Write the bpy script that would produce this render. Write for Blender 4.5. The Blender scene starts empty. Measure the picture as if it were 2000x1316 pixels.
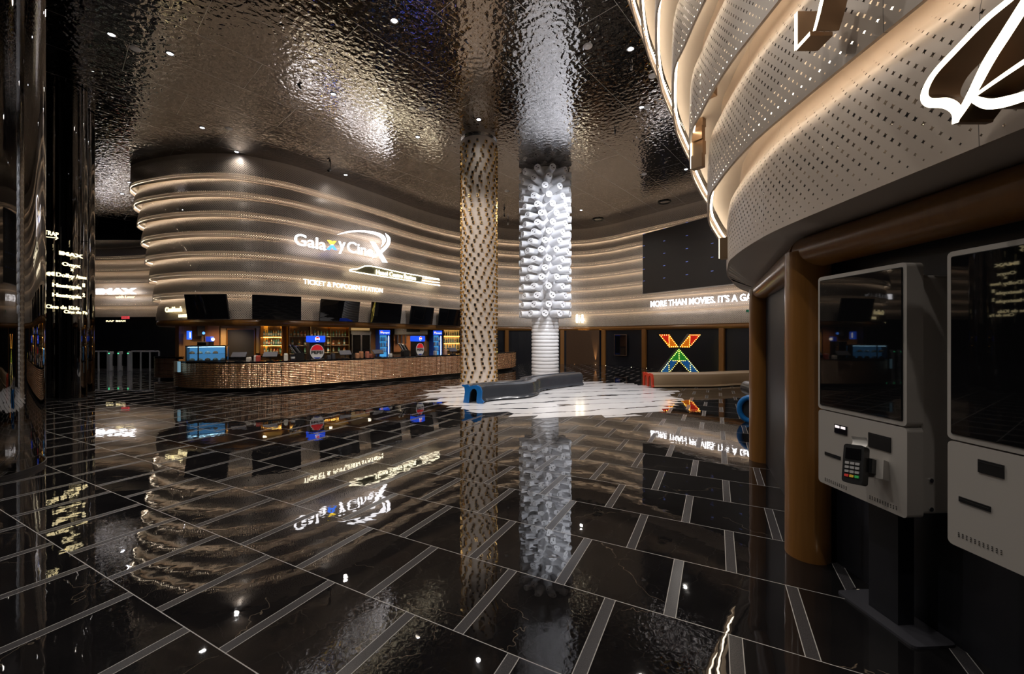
import bpy, math, random
from mathutils import Vector, Matrix
random.seed(7)
PI = math.pi
S = bpy.context.scene
COL = S.collection

# ------------------------------------------------------------------ camera / world / exposure
H = 1.70                     # eye height
F = 782.0                    # focal length in px of a 2000 px wide frame
CEIL = 8.5
cam_d = bpy.data.cameras.new('camera'); cam_d.sensor_width = 36.0; cam_d.lens = F / 2000 * 36
cam_d.clip_start = 0.05; cam_d.clip_end = 200
cam = bpy.data.objects.new('camera', cam_d); COL.objects.link(cam)
cam.location = (0, 0, H); cam.rotation_euler = (PI / 2, 0, 0)
S.camera = cam
w = bpy.data.worlds.new('world'); S.world = w; w.use_nodes = True
w.node_tree.nodes['Background'].inputs[0].default_value = (0.6, 0.65, 0.8, 1)
w.node_tree.nodes['Background'].inputs[1].default_value = 0.02
S.view_settings.view_transform = 'Standard'; S.view_settings.look = 'None'
S.view_settings.gamma = 1; S.view_settings.use_curve_mapping = False
S.view_settings.exposure = 0.0
S.cycles.max_bounces = 9; S.cycles.diffuse_bounces = 3; S.cycles.glossy_bounces = 5
S.cycles.transmission_bounces = 4; S.cycles.transparent_max_bounces = 10
S.cycles.caustics_reflective = True; S.cycles.blur_glossy = 1.0
S.cycles.sample_clamp_indirect = 4.0; S.cycles.sample_clamp_direct = 0
S.cycles.use_denoising = True

LED_POWER = 12.5
WARM = (1.0, 0.82, 0.61)

def lamp(kind, name, loc, energy, color, parent=None, target=None, size=0.1, angle=60, blend=0.5):
    d = bpy.data.lights.new(name, kind); d.energy = energy; d.color = color
    if kind == 'SPOT': d.spot_size = math.radians(angle); d.spot_blend = blend; d.shadow_soft_size = size
    if kind == 'POINT': d.shadow_soft_size = size
    if kind == 'AREA': d.size = size
    o = bpy.data.objects.new(name, d); COL.objects.link(o)
    if parent: o.parent = parent
    o.location = loc
    if target is not None:
        o.rotation_euler = (Vector(target)).to_track_quat('-Z', 'Y').to_euler()
    return o

# ------------------------------------------------------------------ materials
class NT:
    def __init__(s, name):
        s.m = bpy.data.materials.new(name); s.m.use_nodes = True
        s.t = s.m.node_tree; s.b = s.t.nodes['Principled BSDF']; s.out = s.t.nodes['Material Output']
    def n(s, t, **kw):
        x = s.t.nodes.new(t)
        for k, v in kw.items(): setattr(x, k, v)
        return x
    def l(s, a, b): s.t.links.new(a, b)
    def m_(s, op, a, b=None, c=None):
        x = s.t.nodes.new('ShaderNodeMath'); x.operation = op
        for i, v in enumerate((a, b, c)):
            if v is None: continue
            if isinstance(v, (int, float)): x.inputs[i].default_value = v
            else: s.l(v, x.inputs[i])
        return x.outputs[0]
    def mix(s, f, a, b):
        x = s.t.nodes.new('ShaderNodeMix'); x.data_type = 'RGBA'
        for i, v in ((0, f), (6, a), (7, b)):
            if isinstance(v, (int, float)): x.inputs[i].default_value = v
            elif isinstance(v, tuple): x.inputs[i].default_value = (*v, 1) if len(v) == 3 else v
            else: s.l(v, x.inputs[i])
        return x.outputs[2]
    def coords(s): return s.n('ShaderNodeTexCoord')
    def noise(s, vec, scale, detail=2, rough=0.5, dist=0):
        x = s.n('ShaderNodeTexNoise'); x.inputs['Scale'].default_value = scale
        x.inputs['Detail'].default_value = detail; x.inputs['Roughness'].default_value = rough
        x.inputs['Distortion'].default_value = dist
        if vec is not None: s.l(vec, x.inputs['Vector'])
        return x
    def mapping(s, vec, scale=(1, 1, 1), rot=(0, 0, 0)):
        x = s.n('ShaderNodeMapping'); x.inputs['Scale'].default_value = scale; x.inputs['Rotation'].default_value = rot
        s.l(vec, x.inputs['Vector']); return x.outputs[0]
    def bump(s, h, strength, dist):
        x = s.n('ShaderNodeBump'); x.inputs['Strength'].default_value = strength; x.inputs['Distance'].default_value = dist
        s.l(h, x.inputs['Height']); s.l(x.outputs[0], s.b.inputs['Normal']); return x

def mat(name, c, rough=0.5, metal=0.0, em=None, es=0.0, ior=1.5, alpha=None, var=0.0, vs=8.0, coat=0.0, trans=0.0):
    q = NT(name); b = q.b
    b.inputs['Base Color'].default_value = (*c, 1); b.inputs['Roughness'].default_value = rough
    b.inputs['Metallic'].default_value = metal; b.inputs['IOR'].default_value = ior
    if coat: b.inputs['Coat Weight'].default_value = coat; b.inputs['Coat Roughness'].default_value = 0.05
    if trans: b.inputs['Transmission Weight'].default_value = trans
    if em: b.inputs['Emission Color'].default_value = (*em, 1); b.inputs['Emission Strength'].default_value = es
    if alpha is not None: b.inputs['Alpha'].default_value = alpha
    # every surface gets a little procedural variation
    tc = q.coords(); nz = q.noise(tc.outputs['Object'], vs, 3)
    f = q.m_('MULTIPLY', nz.outputs[0], max(var, 0.06))
    q.l(q.mix(f, c, tuple(x * 0.55 for x in c)), b.inputs['Base Color'])
    return q.m

def glass_mat(name, c, alpha):
    q = NT(name); q.t.nodes.remove(q.b)
    tr = q.n('ShaderNodeBsdfTransparent'); tr.inputs[0].default_value = (*c, 1)
    gl = q.n('ShaderNodeBsdfGlossy'); gl.inputs['Roughness'].default_value = 0.02
    fr = q.n('ShaderNodeFresnel'); fr.inputs[0].default_value = 1.5
    mx = q.n('ShaderNodeMixShader'); q.l(q.m_('ADD', fr.outputs[0], alpha), mx.inputs[0])
    q.l(tr.outputs[0], mx.inputs[1]); q.l(gl.outputs[0], mx.inputs[2]); q.l(mx.outputs[0], q.out.inputs[0])
    return q.m

def wood_mat(name, c1, c2, rough=0.3):
    q = NT(name); tc = q.coords()
    v = q.mapping(tc.outputs['Object'], (26, 26, 1.2))
    nz = q.noise(v, 1.0, 5, 0.6, 0.6)
    q.l(q.mix(nz.outputs[0], c1, c2), q.b.inputs['Base Color'])
    q.b.inputs['Roughness'].default_value = rough; q.b.inputs['Coat Weight'].default_value = 0.35
    q.b.inputs['Coat Roughness'].default_value = 0.12
    q.bump(nz.outputs[0], 0.12, 0.01)
    return q.m

def perf_mat(near=True):
    q = NT('perforated_champagne_panel' if near else 'finely_perforated_panel'); b = q.b
    uv = q.n('ShaderNodeUVMap'); sp = q.n('ShaderNodeSeparateXYZ'); q.l(uv.outputs[0], sp.inputs[0])
    u, v = sp.outputs[0], sp.outputs[1]
    PU, PV = 0.078, 0.043
    rv = q.m_('DIVIDE', v, PV); row = q.m_('FLOOR', rv)
    odd = q.m_('MULTIPLY', q.m_('MODULO', row, 2.0), 0.5)
    fu = q.m_('ABSOLUTE', q.m_('MULTIPLY', q.m_('SUBTRACT', q.m_('FRACT', q.m_('ADD', q.m_('DIVIDE', u, PU), odd)), 0.5), PU))
    fv = q.m_('ABSOLUTE', q.m_('MULTIPLY', q.m_('SUBTRACT', q.m_('FRACT', rv), 0.5), PV))
    a, c = fu, fv
    s = q.m_('ADD', q.m_('POWER', a, 0.62), q.m_('POWER', c, 0.62))
    t = q.m_('MULTIPLY', q.m_('MINIMUM', v, 0.80), 1.05)
    r = q.m_('MULTIPLY', q.m_('SINE', q.m_('MULTIPLY', q.m_('ADD', t, 0.09), PI)), 0.0185)
    if not near: r = q.m_('MULTIPLY', q.m_('SINE', q.m_('MULTIPLY', q.m_('ADD', q.m_('MULTIPLY', t, 0.55), 0.34), PI)), 0.027)
    r = q.m_('MAXIMUM', r, 0.0035)
    hole = q.m_('LESS_THAN', s, q.m_('POWER', r, 0.62))
    hole = q.m_('MULTIPLY', hole, q.m_('GREATER_THAN', v, 0.03))
    hole = q.m_('MULTIPLY', hole, q.m_('LESS_THAN', v, 0.80))
    # panel seams every 2.44 m
    seam = q.m_('LESS_THAN', q.m_('FRACT', q.m_('DIVIDE', u, 1.52)), 0.0022)
    tc = q.coords(); nz = q.noise(tc.outputs['Object'], 3.0, 3)
    base = q.mix(nz.outputs[0], (0.58, 0.49, 0.41), (0.48, 0.405, 0.34))
    q.l(q.mix(seam, base, (0.12, 0.10, 0.085)), b.inputs['Base Color'])
    b.inputs['Roughness'].default_value = 0.38; b.inputs['Metallic'].default_value = 0.12
    tr = q.n('ShaderNodeBsdfTransparent'); mx = q.n('ShaderNodeMixShader')
    q.l(hole, mx.inputs[0]); q.l(b.outputs[0], mx.inputs[1]); q.l(tr.outputs[0], mx.inputs[2])
    q.l(mx.outputs[0], q.out.inputs[0])
    return q.m

def floor_mat():
    q = NT('black_marble_floor'); b = q.b
    tc = q.coords(); sp = q.n('ShaderNodeSeparateXYZ'); q.l(tc.outputs['Object'], sp.inputs[0])
    X, Y = sp.outputs[0], sp.outputs[1]
    ca, sa = 0.8902, 0.4555
    U = q.m_('SUBTRACT', q.m_('MULTIPLY', X, ca), q.m_('MULTIPLY', Y, sa))
    V = q.m_('ADD', q.m_('MULTIPLY', X, sa), q.m_('MULTIPLY', Y, ca))
    PV, PU = 0.695, 0.71
    rv = q.m_('DIVIDE', q.m_('SUBTRACT', V, 1.215), PV); row = q.m_('FLOOR', rv); frv = q.m_('FRACT', rv)
    par = q.m_('ABSOLUTE', q.m_('MODULO', row, 2.0))
    off = q.m_('SUBTRACT', 0.417, q.m_('MULTIPLY', par, 0.36))
    cu = q.m_('DIVIDE', q.m_('SUBTRACT', U, off), PU); fu = q.m_('MULTIPLY', q.m_('FRACT', cu), PU)
    dv = q.m_('MULTIPLY', q.m_('MINIMUM', frv, q.m_('SUBTRACT', 1.0, frv)), PV)
    g1 = q.m_('LESS_THAN', dv, 0.0026)
    strip = q.m_('LESS_THAN', fu, 0.072)
    g2 = q.m_('MAXIMUM', q.m_('LESS_THAN', q.m_('ABSOLUTE', q.m_('SUBTRACT', fu, 0.0025)), 0.0024),
              q.m_('LESS_THAN', q.m_('ABSOLUTE', q.m_('SUBTRACT', fu, 0.0705)), 0.0024))
    g = q.m_('MAXIMUM', g1, g2)
    # per-tile shift of the veining
    cell = q.n('ShaderNodeCombineXYZ'); q.l(q.m_('MULTIPLY', q.m_('FLOOR', cu), 3.71), cell.inputs[0]); q.l(q.m_('MULTIPLY', row, 5.33), cell.inputs[1])
    va = q.n('ShaderNodeVectorMath'); va.operation = 'ADD'; q.l(tc.outputs['Object'], va.inputs[0]); q.l(cell.outputs[0], va.inputs[1])
    nd = q.noise(va.outputs[0], 2.2, 4, 0.6); sc_ = q.n('ShaderNodeVectorMath'); sc_.operation = 'SCALE'; q.l(nd.outputs['Color'], sc_.inputs[0]); sc_.inputs['Scale'].default_value = 0.55
    vb = q.n('ShaderNodeVectorMath'); vb.operation = 'ADD'; q.l(va.outputs[0], vb.inputs[0]); q.l(sc_.outputs[0], vb.inputs[1])
    vo = q.n('ShaderNodeTexVoronoi'); vo.feature = 'DISTANCE_TO_EDGE'; vo.voronoi_dimensions = '2D'; vo.inputs['Scale'].default_value = 1.25; q.l(vb.outputs[0], vo.inputs['Vector'])
    vein = q.m_('SUBTRACT', 1.0, q.m_('MINIMUM', q.m_('DIVIDE', vo.outputs['Distance'], 0.0045), 1.0))
    n3 = q.noise(va.outputs[0], 1.3, 1)
    vm = q.m_('MULTIPLY', vein, q.m_('MULTIPLY', q.m_('GREATER_THAN', n3.outputs[0], 0.52), 0.55))
    n2 = q.noise(va.outputs[0], 4.0, 4)
    base = q.mix(n2.outputs[0], (0.0035, 0.0035, 0.0042), (0.012, 0.011, 0.0115))
    base = q.mix(vm, base, (0.20, 0.16, 0.12))
    n4 = q.noise(tc.outputs['Object'], 160, 1)
    sc = q.mix(n4.outputs[0], (0.020, 0.020, 0.022), (0.066, 0.062, 0.067))
    base = q.mix(strip, base, sc)
    base = q.mix(g, base, (0.36, 0.35, 0.34))
    q.l(base, b.inputs['Base Color'])
    ro = q.m_('ADD', 0.018, q.m_('MULTIPLY', strip, 0.22)); ro = q.m_('ADD', ro, q.m_('MULTIPLY', g, 0.35))
    q.l(q.m_('MINIMUM', ro, 0.6), b.inputs['Roughness']); b.inputs['IOR'].default_value = 1.75
    q.l(q.m_('SUBTRACT', 0.5, q.m_('MULTIPLY', strip, 0.33)), b.inputs['Specular IOR Level'])
    nb = q.noise(tc.outputs['Object'], 5.0, 2)
    q.bump(nb.outputs[0], 0.10, 0.008)
    return q.m

def ceiling_mat():
    q = NT('rippled_mirror_ceiling'); b = q.b
    tc = q.coords()
    b.inputs['Metallic'].default_value = 1.0; b.inputs['Roughness'].default_value = 0.03
    sp = q.n('ShaderNodeSeparateXYZ'); q.l(tc.outputs['Object'], sp.inputs[0]); X, Y = sp.outputs[0], sp.outputs[1]
    W = q.m_('SUBTRACT', q.m_('MULTIPLY', X, 0.755), q.m_('MULTIPLY', Y, 0.656))
    T = q.m_('ADD', q.m_('MULTIPLY', X, 0.656), q.m_('MULTIPLY', Y, 0.755))
    row = q.m_('FLOOR', q.m_('DIVIDE', q.m_('ADD', W, 0.75), 1.5))
    fw = q.m_('FRACT', q.m_('DIVIDE', q.m_('ADD', W, 0.75), 1.5))
    ft = q.m_('FRACT', q.m_('ADD', q.m_('DIVIDE', T, 3.6), q.m_('MULTIPLY', row, 0.37)))
    seam = q.m_('MAXIMUM', q.m_('LESS_THAN', fw, 0.004), q.m_('LESS_THAN', ft, 0.0017))
    q.l(q.mix(seam, (0.40, 0.385, 0.375), (0.8, 0.78, 0.75)), b.inputs['Base Color'])
    q.l(q.m_('ADD', 0.02, q.m_('MULTIPLY', seam, 0.4)), b.inputs['Roughness'])
    v = q.mapping(tc.outputs['Object'], (1, 1, 1), (0, 0, 0.7))
    n1 = q.noise(v, 8.0, 2, 0.35, 0.3)
    n2 = q.noise(v, 2.2, 1)
    h = q.m_('ADD', n1.outputs[0], q.m_('MULTIPLY', n2.outputs[0], 0.1))
    q.bump(h, 1.0, 0.015)
    return q.m

def rug_mat():
    q = NT('white_veined_marble'); b = q.b
    tc = q.coords()
    sp = q.n('ShaderNodeSeparateXYZ'); q.l(tc.outputs['Object'], sp.inputs[0])
    V = q.m_('SUBTRACT', q.m_('MULTIPLY', sp.outputs[1], 0.965), q.m_('MULTIPLY', sp.outputs[0], 0.262))
    st = q.mapping(tc.outputs['Object'], (0.30, 1.3, 1), (0, 0, -0.262))
    n0 = q.noise(st, 1.3, 4, 0.6); n1 = q.noise(st, 7.0, 3, 0.6)
    ph = q.m_('ADD', q.m_('MULTIPLY', V, 1.45), q.m_('MULTIPLY', n0.outputs[0], 1.3)); ph = q.m_('ADD', ph, q.m_('MULTIPLY', n1.outputs[0], 0.16))
    f = q.m_('FRACT', ph); n3 = q.noise(st, 3.0, 2)
    ln = q.m_('LESS_THAN', f, q.m_('MULTIPLY', q.m_('POWER', n3.outputs[0], 2.0), 0.34))
    n2 = q.noise(tc.outputs['Object'], 1.7, 2)
    soft = q.mix(n2.outputs[0], (0.80, 0.80, 0.82), (0.60, 0.60, 0.63))
    q.l(q.mix(ln, soft, (0.02, 0.02, 0.025)), b.inputs['Base Color'])
    b.inputs['Roughness'].default_value = 0.12
    return q.m

M = {}
M['perf'] = perf_mat(); M['perf_fine'] = perf_mat(False); M['floor'] = floor_mat(); M['ceil'] = ceiling_mat(); M['rug'] = rug_mat()
M['led_strong'] = mat('warm_led_strong', (1, .8, .6), em=WARM, es=LED_POWER * 1.25)
M['led'] = mat('warm_led', (1, .8, .6), em=WARM, es=LED_POWER)
M['dark'] = mat('dark_void', (0.012, 0.011, 0.011), 0.6)
M['cap'] = mat('cove_cap', (0.55, 0.50, 0.44), 0.6)
M['soffit'] = mat('beige_soffit', (0.50, 0.43, 0.37), 0.45)
M['wood'] = wood_mat('golden_brown_wood', (0.32, 0.14, 0.032), (0.19, 0.08, 0.018))
M['wood_red'] = wood_mat('reddish_wood', (0.30, 0.13, 0.05), (0.16, 0.065, 0.025), 0.35)
M['panel'] = mat('dark_navy_panel', (0.012, 0.014, 0.020), 0.30, var=0.5, vs=2)
M['panel_rough'] = mat('dark_textured_panel', (0.014, 0.015, 0.021), 0.42, var=0.5, vs=60)
M['black_mirror'] = mat('black_mirror_steel', (0.15, 0.145, 0.14), 0.02, 1.0)
M['black'] = mat('black_plastic', (0.012, 0.012, 0.013), 0.35)
M['black_gloss'] = mat('black_gloss', (0.006, 0.006, 0.008), 0.04, ior=1.6)
M['screen'] = mat('switched_off_screen', (0.006, 0.006, 0.007), 0.02, ior=1.6)
M['grey_body'] = mat('warm_grey_paint', (0.43, 0.40, 0.37), 0.32, coat=0.2)
def copper_mat():
    q = NT('ribbed_copper'); tc = q.coords(); b = q.b; b.inputs['Metallic'].default_value = 1.0
    v = q.mapping(tc.outputs['Object'], (9, 9, 0.35)); n1 = q.noise(v, 1.0, 3, .6)
    v2 = q.mapping(tc.outputs['Object'], (1.2, 1.2, 0.1)); n2 = q.noise(v2, 1.0, 2)
    q.l(q.mix(q.m_('MULTIPLY', n1.outputs[0], n2.outputs[0]), (1.0, 0.70, 0.48), (0.50, 0.28, 0.16)), b.inputs['Base Color'])  # vertical streaks vary the rib segments and paint in bright reflections
    b.inputs['Roughness'].default_value = 0.17; q.bump(n1.outputs[0], 0.9, 0.06); return q.m
M['copper'] = copper_mat()
M['pale_metal'] = mat('pale_metal', (0.62, 0.62, 0.63), 0.3, 0.3)
M['steel'] = mat('brushed_steel', (0.55, 0.55, 0.56), 0.25, 1.0)
M['gold'] = mat('gold_metal', (0.78, 0.52, 0.20), 0.22, 1.0)
M['white_lit'] = mat('lit_white_letters', (1, 1, 1), em=(1.0, 0.97, 1.0), es=5)
M['warm_lit'] = mat('lit_warm_letters', (1, .9, .6), em=(1.0, 0.84, 0.48), es=1.8)
M['halo'] = mat('lit_cream_letters', (1, .95, .8), em=(1.0, 0.90, 0.66), es=5.0)
M['cream'] = mat('cream_column', (0.62, 0.55, 0.49), 0.45)
M['white'] = mat('white_plastic', (0.80, 0.80, 0.82), 0.35)
M['whitish'] = mat('white_ring', (0.82, 0.81, 0.82), 0.35)
M['blue'] = mat('blue_lacquer', (0.01, 0.16, 0.50), 0.3)
M['red'] = mat('red_lacquer', (0.60, 0.05, 0.02), 0.3)
M['leather'] = mat('black_leather', (0.05, 0.055, 0.066), 0.2, var=0.6, vs=5)
M['beige'] = mat('beige_leather', (0.42, 0.31, 0.20), 0.35, var=0.2, vs=4)
M['glass'] = glass_mat('clear_glass', (0.93, 0.97, 0.98), 0.03)
M['paper'] = mat('paper', (0.75, 0.73, 0.70), 0.7)
M['cool_lamp'] = mat('cool_lamp_lens', (1, 1, 1), em=(0.85, 0.9, 1.0), es=30.0)
M['warm_lamp'] = mat('warm_lamp_lens', (1, .9, .7), em=(1.0, 0.82, 0.55), es=25.0)

# ------------------------------------------------------------------ mesh helpers
def link(name, me, parent=None):
    o = bpy.data.objects.new(name, me); COL.objects.link(o)
    if parent: o.parent = parent
    return o
def tag(o, label=None, cat=None, group=None, kind=None):
    if label: o['label'] = label
    if cat: o['category'] = cat
    if group: o['group'] = group
    if kind: o['kind'] = kind
    return o
def thing(name, label, cat, loc=(0, 0, 0), rz=0.0, group=None):
    o = bpy.data.objects.new(name, None); COL.objects.link(o); o.empty_display_size = 0.1
    o.location = loc; o.rotation_euler = (0, 0, rz)
    return tag(o, label, cat, group)
def root(name, kind='structure'):
    o = bpy.data.objects.new(name, None); COL.objects.link(o); o['kind'] = kind; return o

class MB:
    def __init__(s): s.v = []; s.f = []; s.mi = []; s.uv = []; s.has_uv = False
    def add(s, vs, fs, mi=0, uvs=None):
        k = len(s.v); s.v += [tuple(p) for p in vs]
        for i, f in enumerate(fs):
            s.f.append(tuple(k + j for j in f)); s.mi.append(mi)
            s.uv.append(uvs[i] if uvs else None)
        if uvs: s.has_uv = True
        return s
    def box(s, a, b, mi=0):
        x0, y0, z0 = a; x1, y1, z1 = b
        vs = [(x0, y0, z0), (x1, y0, z0), (x1, y1, z0), (x0, y1, z0), (x0, y0, z1), (x1, y0, z1), (x1, y1, z1), (x0, y1, z1)]
        return s.add(vs, [(0, 3, 2, 1), (4, 5, 6, 7), (0, 1, 5, 4), (1, 2, 6, 5), (2, 3, 7, 6), (3, 0, 4, 7)], mi)
    def rbox(s, a, b, r=0.01, mi=0, axis='y', seg=4):
        """box whose outline seen along <axis> has rounded corners, extruded along it"""
        x0, y0, z0 = a; x1, y1, z1 = b
        if axis == 'y': A0, A1, B0, B1, D0, D1 = x0, x1, z0, z1, y0, y1
        elif axis == 'x': A0, A1, B0, B1, D0, D1 = y0, y1, z0, z1, x0, x1
        else: A0, A1, B0, B1, D0, D1 = x0, x1, y0, y1, z0, z1
        pts = []
        for cx, cy, a0 in ((A1 - r, B1 - r, 0), (A0 + r, B1 - r, 90), (A0 + r, B0 + r, 180), (A1 - r, B0 + r, 270)):
            for i in range(seg + 1):
                t = math.radians(a0 + 90 * i / seg); pts.append((cx + r * math.cos(t), cy + r * math.sin(t)))
        return s.prism(pts, D0, D1, axis, mi)
    def prism(s, pts, d0, d1, axis='y', mi=0):
        n = len(pts)
        def P(a, b, d):
            return {'y': (a, d, b), 'x': (d, a, b), 'z': (a, b, d)}[axis]
        vs = [P(a, b, d0) for a, b in pts] + [P(a, b, d1) for a, b in pts]
        fs = [tuple(range(n)), tuple(range(2 * n - 1, n - 1, -1))] + [(i, i + n, (i + 1) % n + n, (i + 1) % n) for i in range(n)]
        return s.add(vs, fs, mi)
    def revolve(s, prof, seg=24, c=(0, 0), mi=0, closed=False):
        vs = []; fs = []; n = len(prof)
        for i in range(seg):
            a = 2 * PI * i / seg
            for r, z in prof: vs.append((c[0] + r * math.cos(a), c[1] + r * math.sin(a), z))
        for i in range(seg):
            j = (i + 1) % seg
            for k in range(n - 1): fs.append((i * n + k, j * n + k, j * n + k + 1, i * n + k + 1))
        return s.add(vs, fs, mi)
    def tube(s, path, r, seg=8, mi=0, closed=False, cap=True):
        P = [Vector(p) for p in path]; n = len(P); vs = []; fs = []
        rs = r if isinstance(r, (list, tuple)) else [r] * n
        up = Vector((0, 0, 1)); prev = None
        for i in range(n):
            t = (P[(i + 1) % n] - P[i - 1]) if closed else (P[min(i + 1, n - 1)] - P[max(i - 1, 0)])
            t.normalize()
            a = prev if prev is not None else (up if abs(t.dot(up)) < 0.95 else Vector((1, 0, 0)))
            x = (a - t * a.dot(t)).normalized(); prev = x; y = t.cross(x)
            for k in range(seg):
                q = 2 * PI * k / seg; vs.append(P[i] + (x * math.cos(q) + y * math.sin(q)) * rs[i])
        for i in range(n if closed else n - 1):
            j = (i + 1) % n
            for k in range(seg): fs.append((i * seg + k, i * seg + (k + 1) % seg, j * seg + (k + 1) % seg, j * seg + k))
        if cap and not closed: fs += [tuple(range(seg))[::-1], tuple(range((n - 1) * seg, n * seg))]
        return s.add(vs, fs, mi)
    def sphere(s, c, r, seg=8, rings=5, mi=0, sc=(1, 1, 1)):
        vs = [(c[0], c[1], c[2] - r * sc[2])]; fs = []
        for i in range(1, rings):
            p = -PI / 2 + PI * i / rings
            for k in range(seg):
                a = 2 * PI * k / seg
                vs.append((c[0] + r * sc[0] * math.cos(p) * math.cos(a), c[1] + r * sc[1] * math.cos(p) * math.sin(a), c[2] + r * sc[2] * math.sin(p)))
        vs.append((c[0], c[1], c[2] + r * sc[2])); top = len(vs) - 1
        for k in range(seg): fs.append((0, 1 + (k + 1) % seg, 1 + k)); fs.append((top, 1 + (rings - 2) * seg + k, 1 + (rings - 2) * seg + (k + 1) % seg))
        for i in range(rings - 2):
            for k in range(seg):
                a = 1 + i * seg + k; b = 1 + i * seg + (k + 1) % seg; fs.append((a, b, b + seg, a + seg))
        return s.add(vs, fs, mi)
    def mesh(s, name, mats, smooth=False, fix=True):
        me = bpy.data.meshes.new(name); me.from_pydata(s.v, [], s.f)
        for m in (mats if isinstance(mats, (list, tuple)) else [mats]): me.materials.append(m)
        for p, mi in zip(me.polygons, s.mi): p.material_index = mi; p.use_smooth = bool(smooth)
        if s.has_uv:
            l = me.uv_layers.new(name='UVMap')
            for p, uv in zip(me.polygons, s.uv):
                if uv:
                    for li, c in zip(p.loop_indices, uv): l.data[li].uv = c
        if fix and not s.has_uv:
            import bmesh
            bm = bmesh.new(); bm.from_mesh(me); bmesh.ops.recalc_face_normals(bm, faces=bm.faces); bm.to_mesh(me); bm.free()
        if smooth == 'auto' or smooth is True:
            try: me.set_sharp_from_angle(angle=math.radians(40))
            except Exception: pass
        me.update(); return me
    def obj(s, name, mats, parent=None, smooth=False):
        return link(name, s.mesh(name, mats, smooth), parent)

def copy_tree(o, parent=None):
    c = o.copy(); COL.objects.link(c)
    if parent: c.parent = parent
    for ch in [x for x in kids.get(o.name, [])]: copy_tree(ch, c)
    return c
kids = {}
def remember(o):
    kids[o.name] = [x for x in bpy.data.objects if x.parent == o]
    for x in kids[o.name]: remember(x)

def catmull(pts, per=8):
    n = len(pts); out = []
    P = [pts[0]] + list(pts) + [pts[-1]]
    for i in range(1, n):
        p0, p1, p2, p3 = P[i - 1], P[i], P[i + 1], P[i + 2]
        for k in range(per):
            t = k / per
            out.append(tuple(0.5 * ((2 * b) + (-a + c) * t + (2 * a - 5 * b + 4 * c - d) * t * t + (-a + 3 * b - 3 * c + d) * t ** 3) for a, b, c, d in zip(p0, p1, p2, p3)))
    out.append(tuple(pts[-1])); return out
def normals(path):
    out = []
    for i in range(len(path)):
        a = path[max(i - 1, 0)]; b = path[min(i + 1, len(path) - 1)]
        dx, dy = b[0] - a[0], b[1] - a[1]; l = math.hypot(dx, dy) or 1
        out.append((dy / l, -dx / l))
    return out
def arclen(path):
    L = [0]
    for a, b in zip(path, path[1:]): L.append(L[-1] + math.hypot(b[0] - a[0], b[1] - a[1]))
    return L
def sweep(path, prof, name, mats, parent=None, smooth=True, uv=False, mi=None, closed_prof=False, caps=False):
    """prof: (outward offset, z) pairs swept along a plan path"""
    N = normals(path); L = arclen(path); n = len(prof)
    D = [0]
    for a, b in zip(prof, prof[1:]): D.append(D[-1] + math.hypot(b[0] - a[0], b[1] - a[1]))
    mb = MB(); vs = []; fs = []; uvs = []
    for p, nn in zip(path, N):
        for o, z in prof: vs.append((p[0] + nn[0] * o, p[1] + nn[1] * o, z))
    m = n if closed_prof else n - 1
    for i in range(len(path) - 1):
        for k in range(m):
            k2 = (k + 1) % n
            fs.append((i * n + k, (i + 1) * n + k, (i + 1) * n + k2, i * n + k2))
            if uv: uvs.append(((L[i], D[k]), (L[i + 1], D[k]), (L[i + 1], D[k + 1]), (L[i], D[k + 1])))
    if caps: fs += [tuple(range(n)), tuple(range((len(path) - 1) * n, len(path) * n))[::-1]]
    mb.add(vs, fs, 0, uvs if uv else None)
    return mb.obj(name, mats, parent, smooth)

# pixel helpers: a pixel of the photograph on the floor, on the ceiling or on a vertical plane
def fl(x, y): Y = H * F / (y - 658); return ((x - 1000) / F * Y, Y)
def ce(x, y): Y = (CEIL - H) * F / (658 - y); return ((x - 1000) / F * Y, Y)
class Plane:
    """vertical plane through plan points a -> b, seen left to right"""
    def __init__(s, a, b):
        s.a = a; l = math.hypot(b[0] - a[0], b[1] - a[1]); s.d = ((b[0] - a[0]) / l, (b[1] - a[1]) / l)
        s.n = (s.d[1], -s.d[0])
    def hit(s, x, y):
        r = (x - 1000) / F
        t = (s.a[0] * s.n[0] + s.a[1] * s.n[1]) / (r * s.n[0] + s.n[1])
        p = (r * t, t); u = (p[0] - s.a[0]) * s.d[0] + (p[1] - s.a[1]) * s.d[1]
        return u, H + (658 - y) / F * t
    def mtx(s): return Matrix(((s.d[0], 0, s.n[0], s.a[0]), (s.d[1], 0, s.n[1], s.a[1]), (0, 1, 0, 0), (0, 0, 0, 1)))
    def rz(s): return math.atan2(s.d[1], s.d[0])

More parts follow.
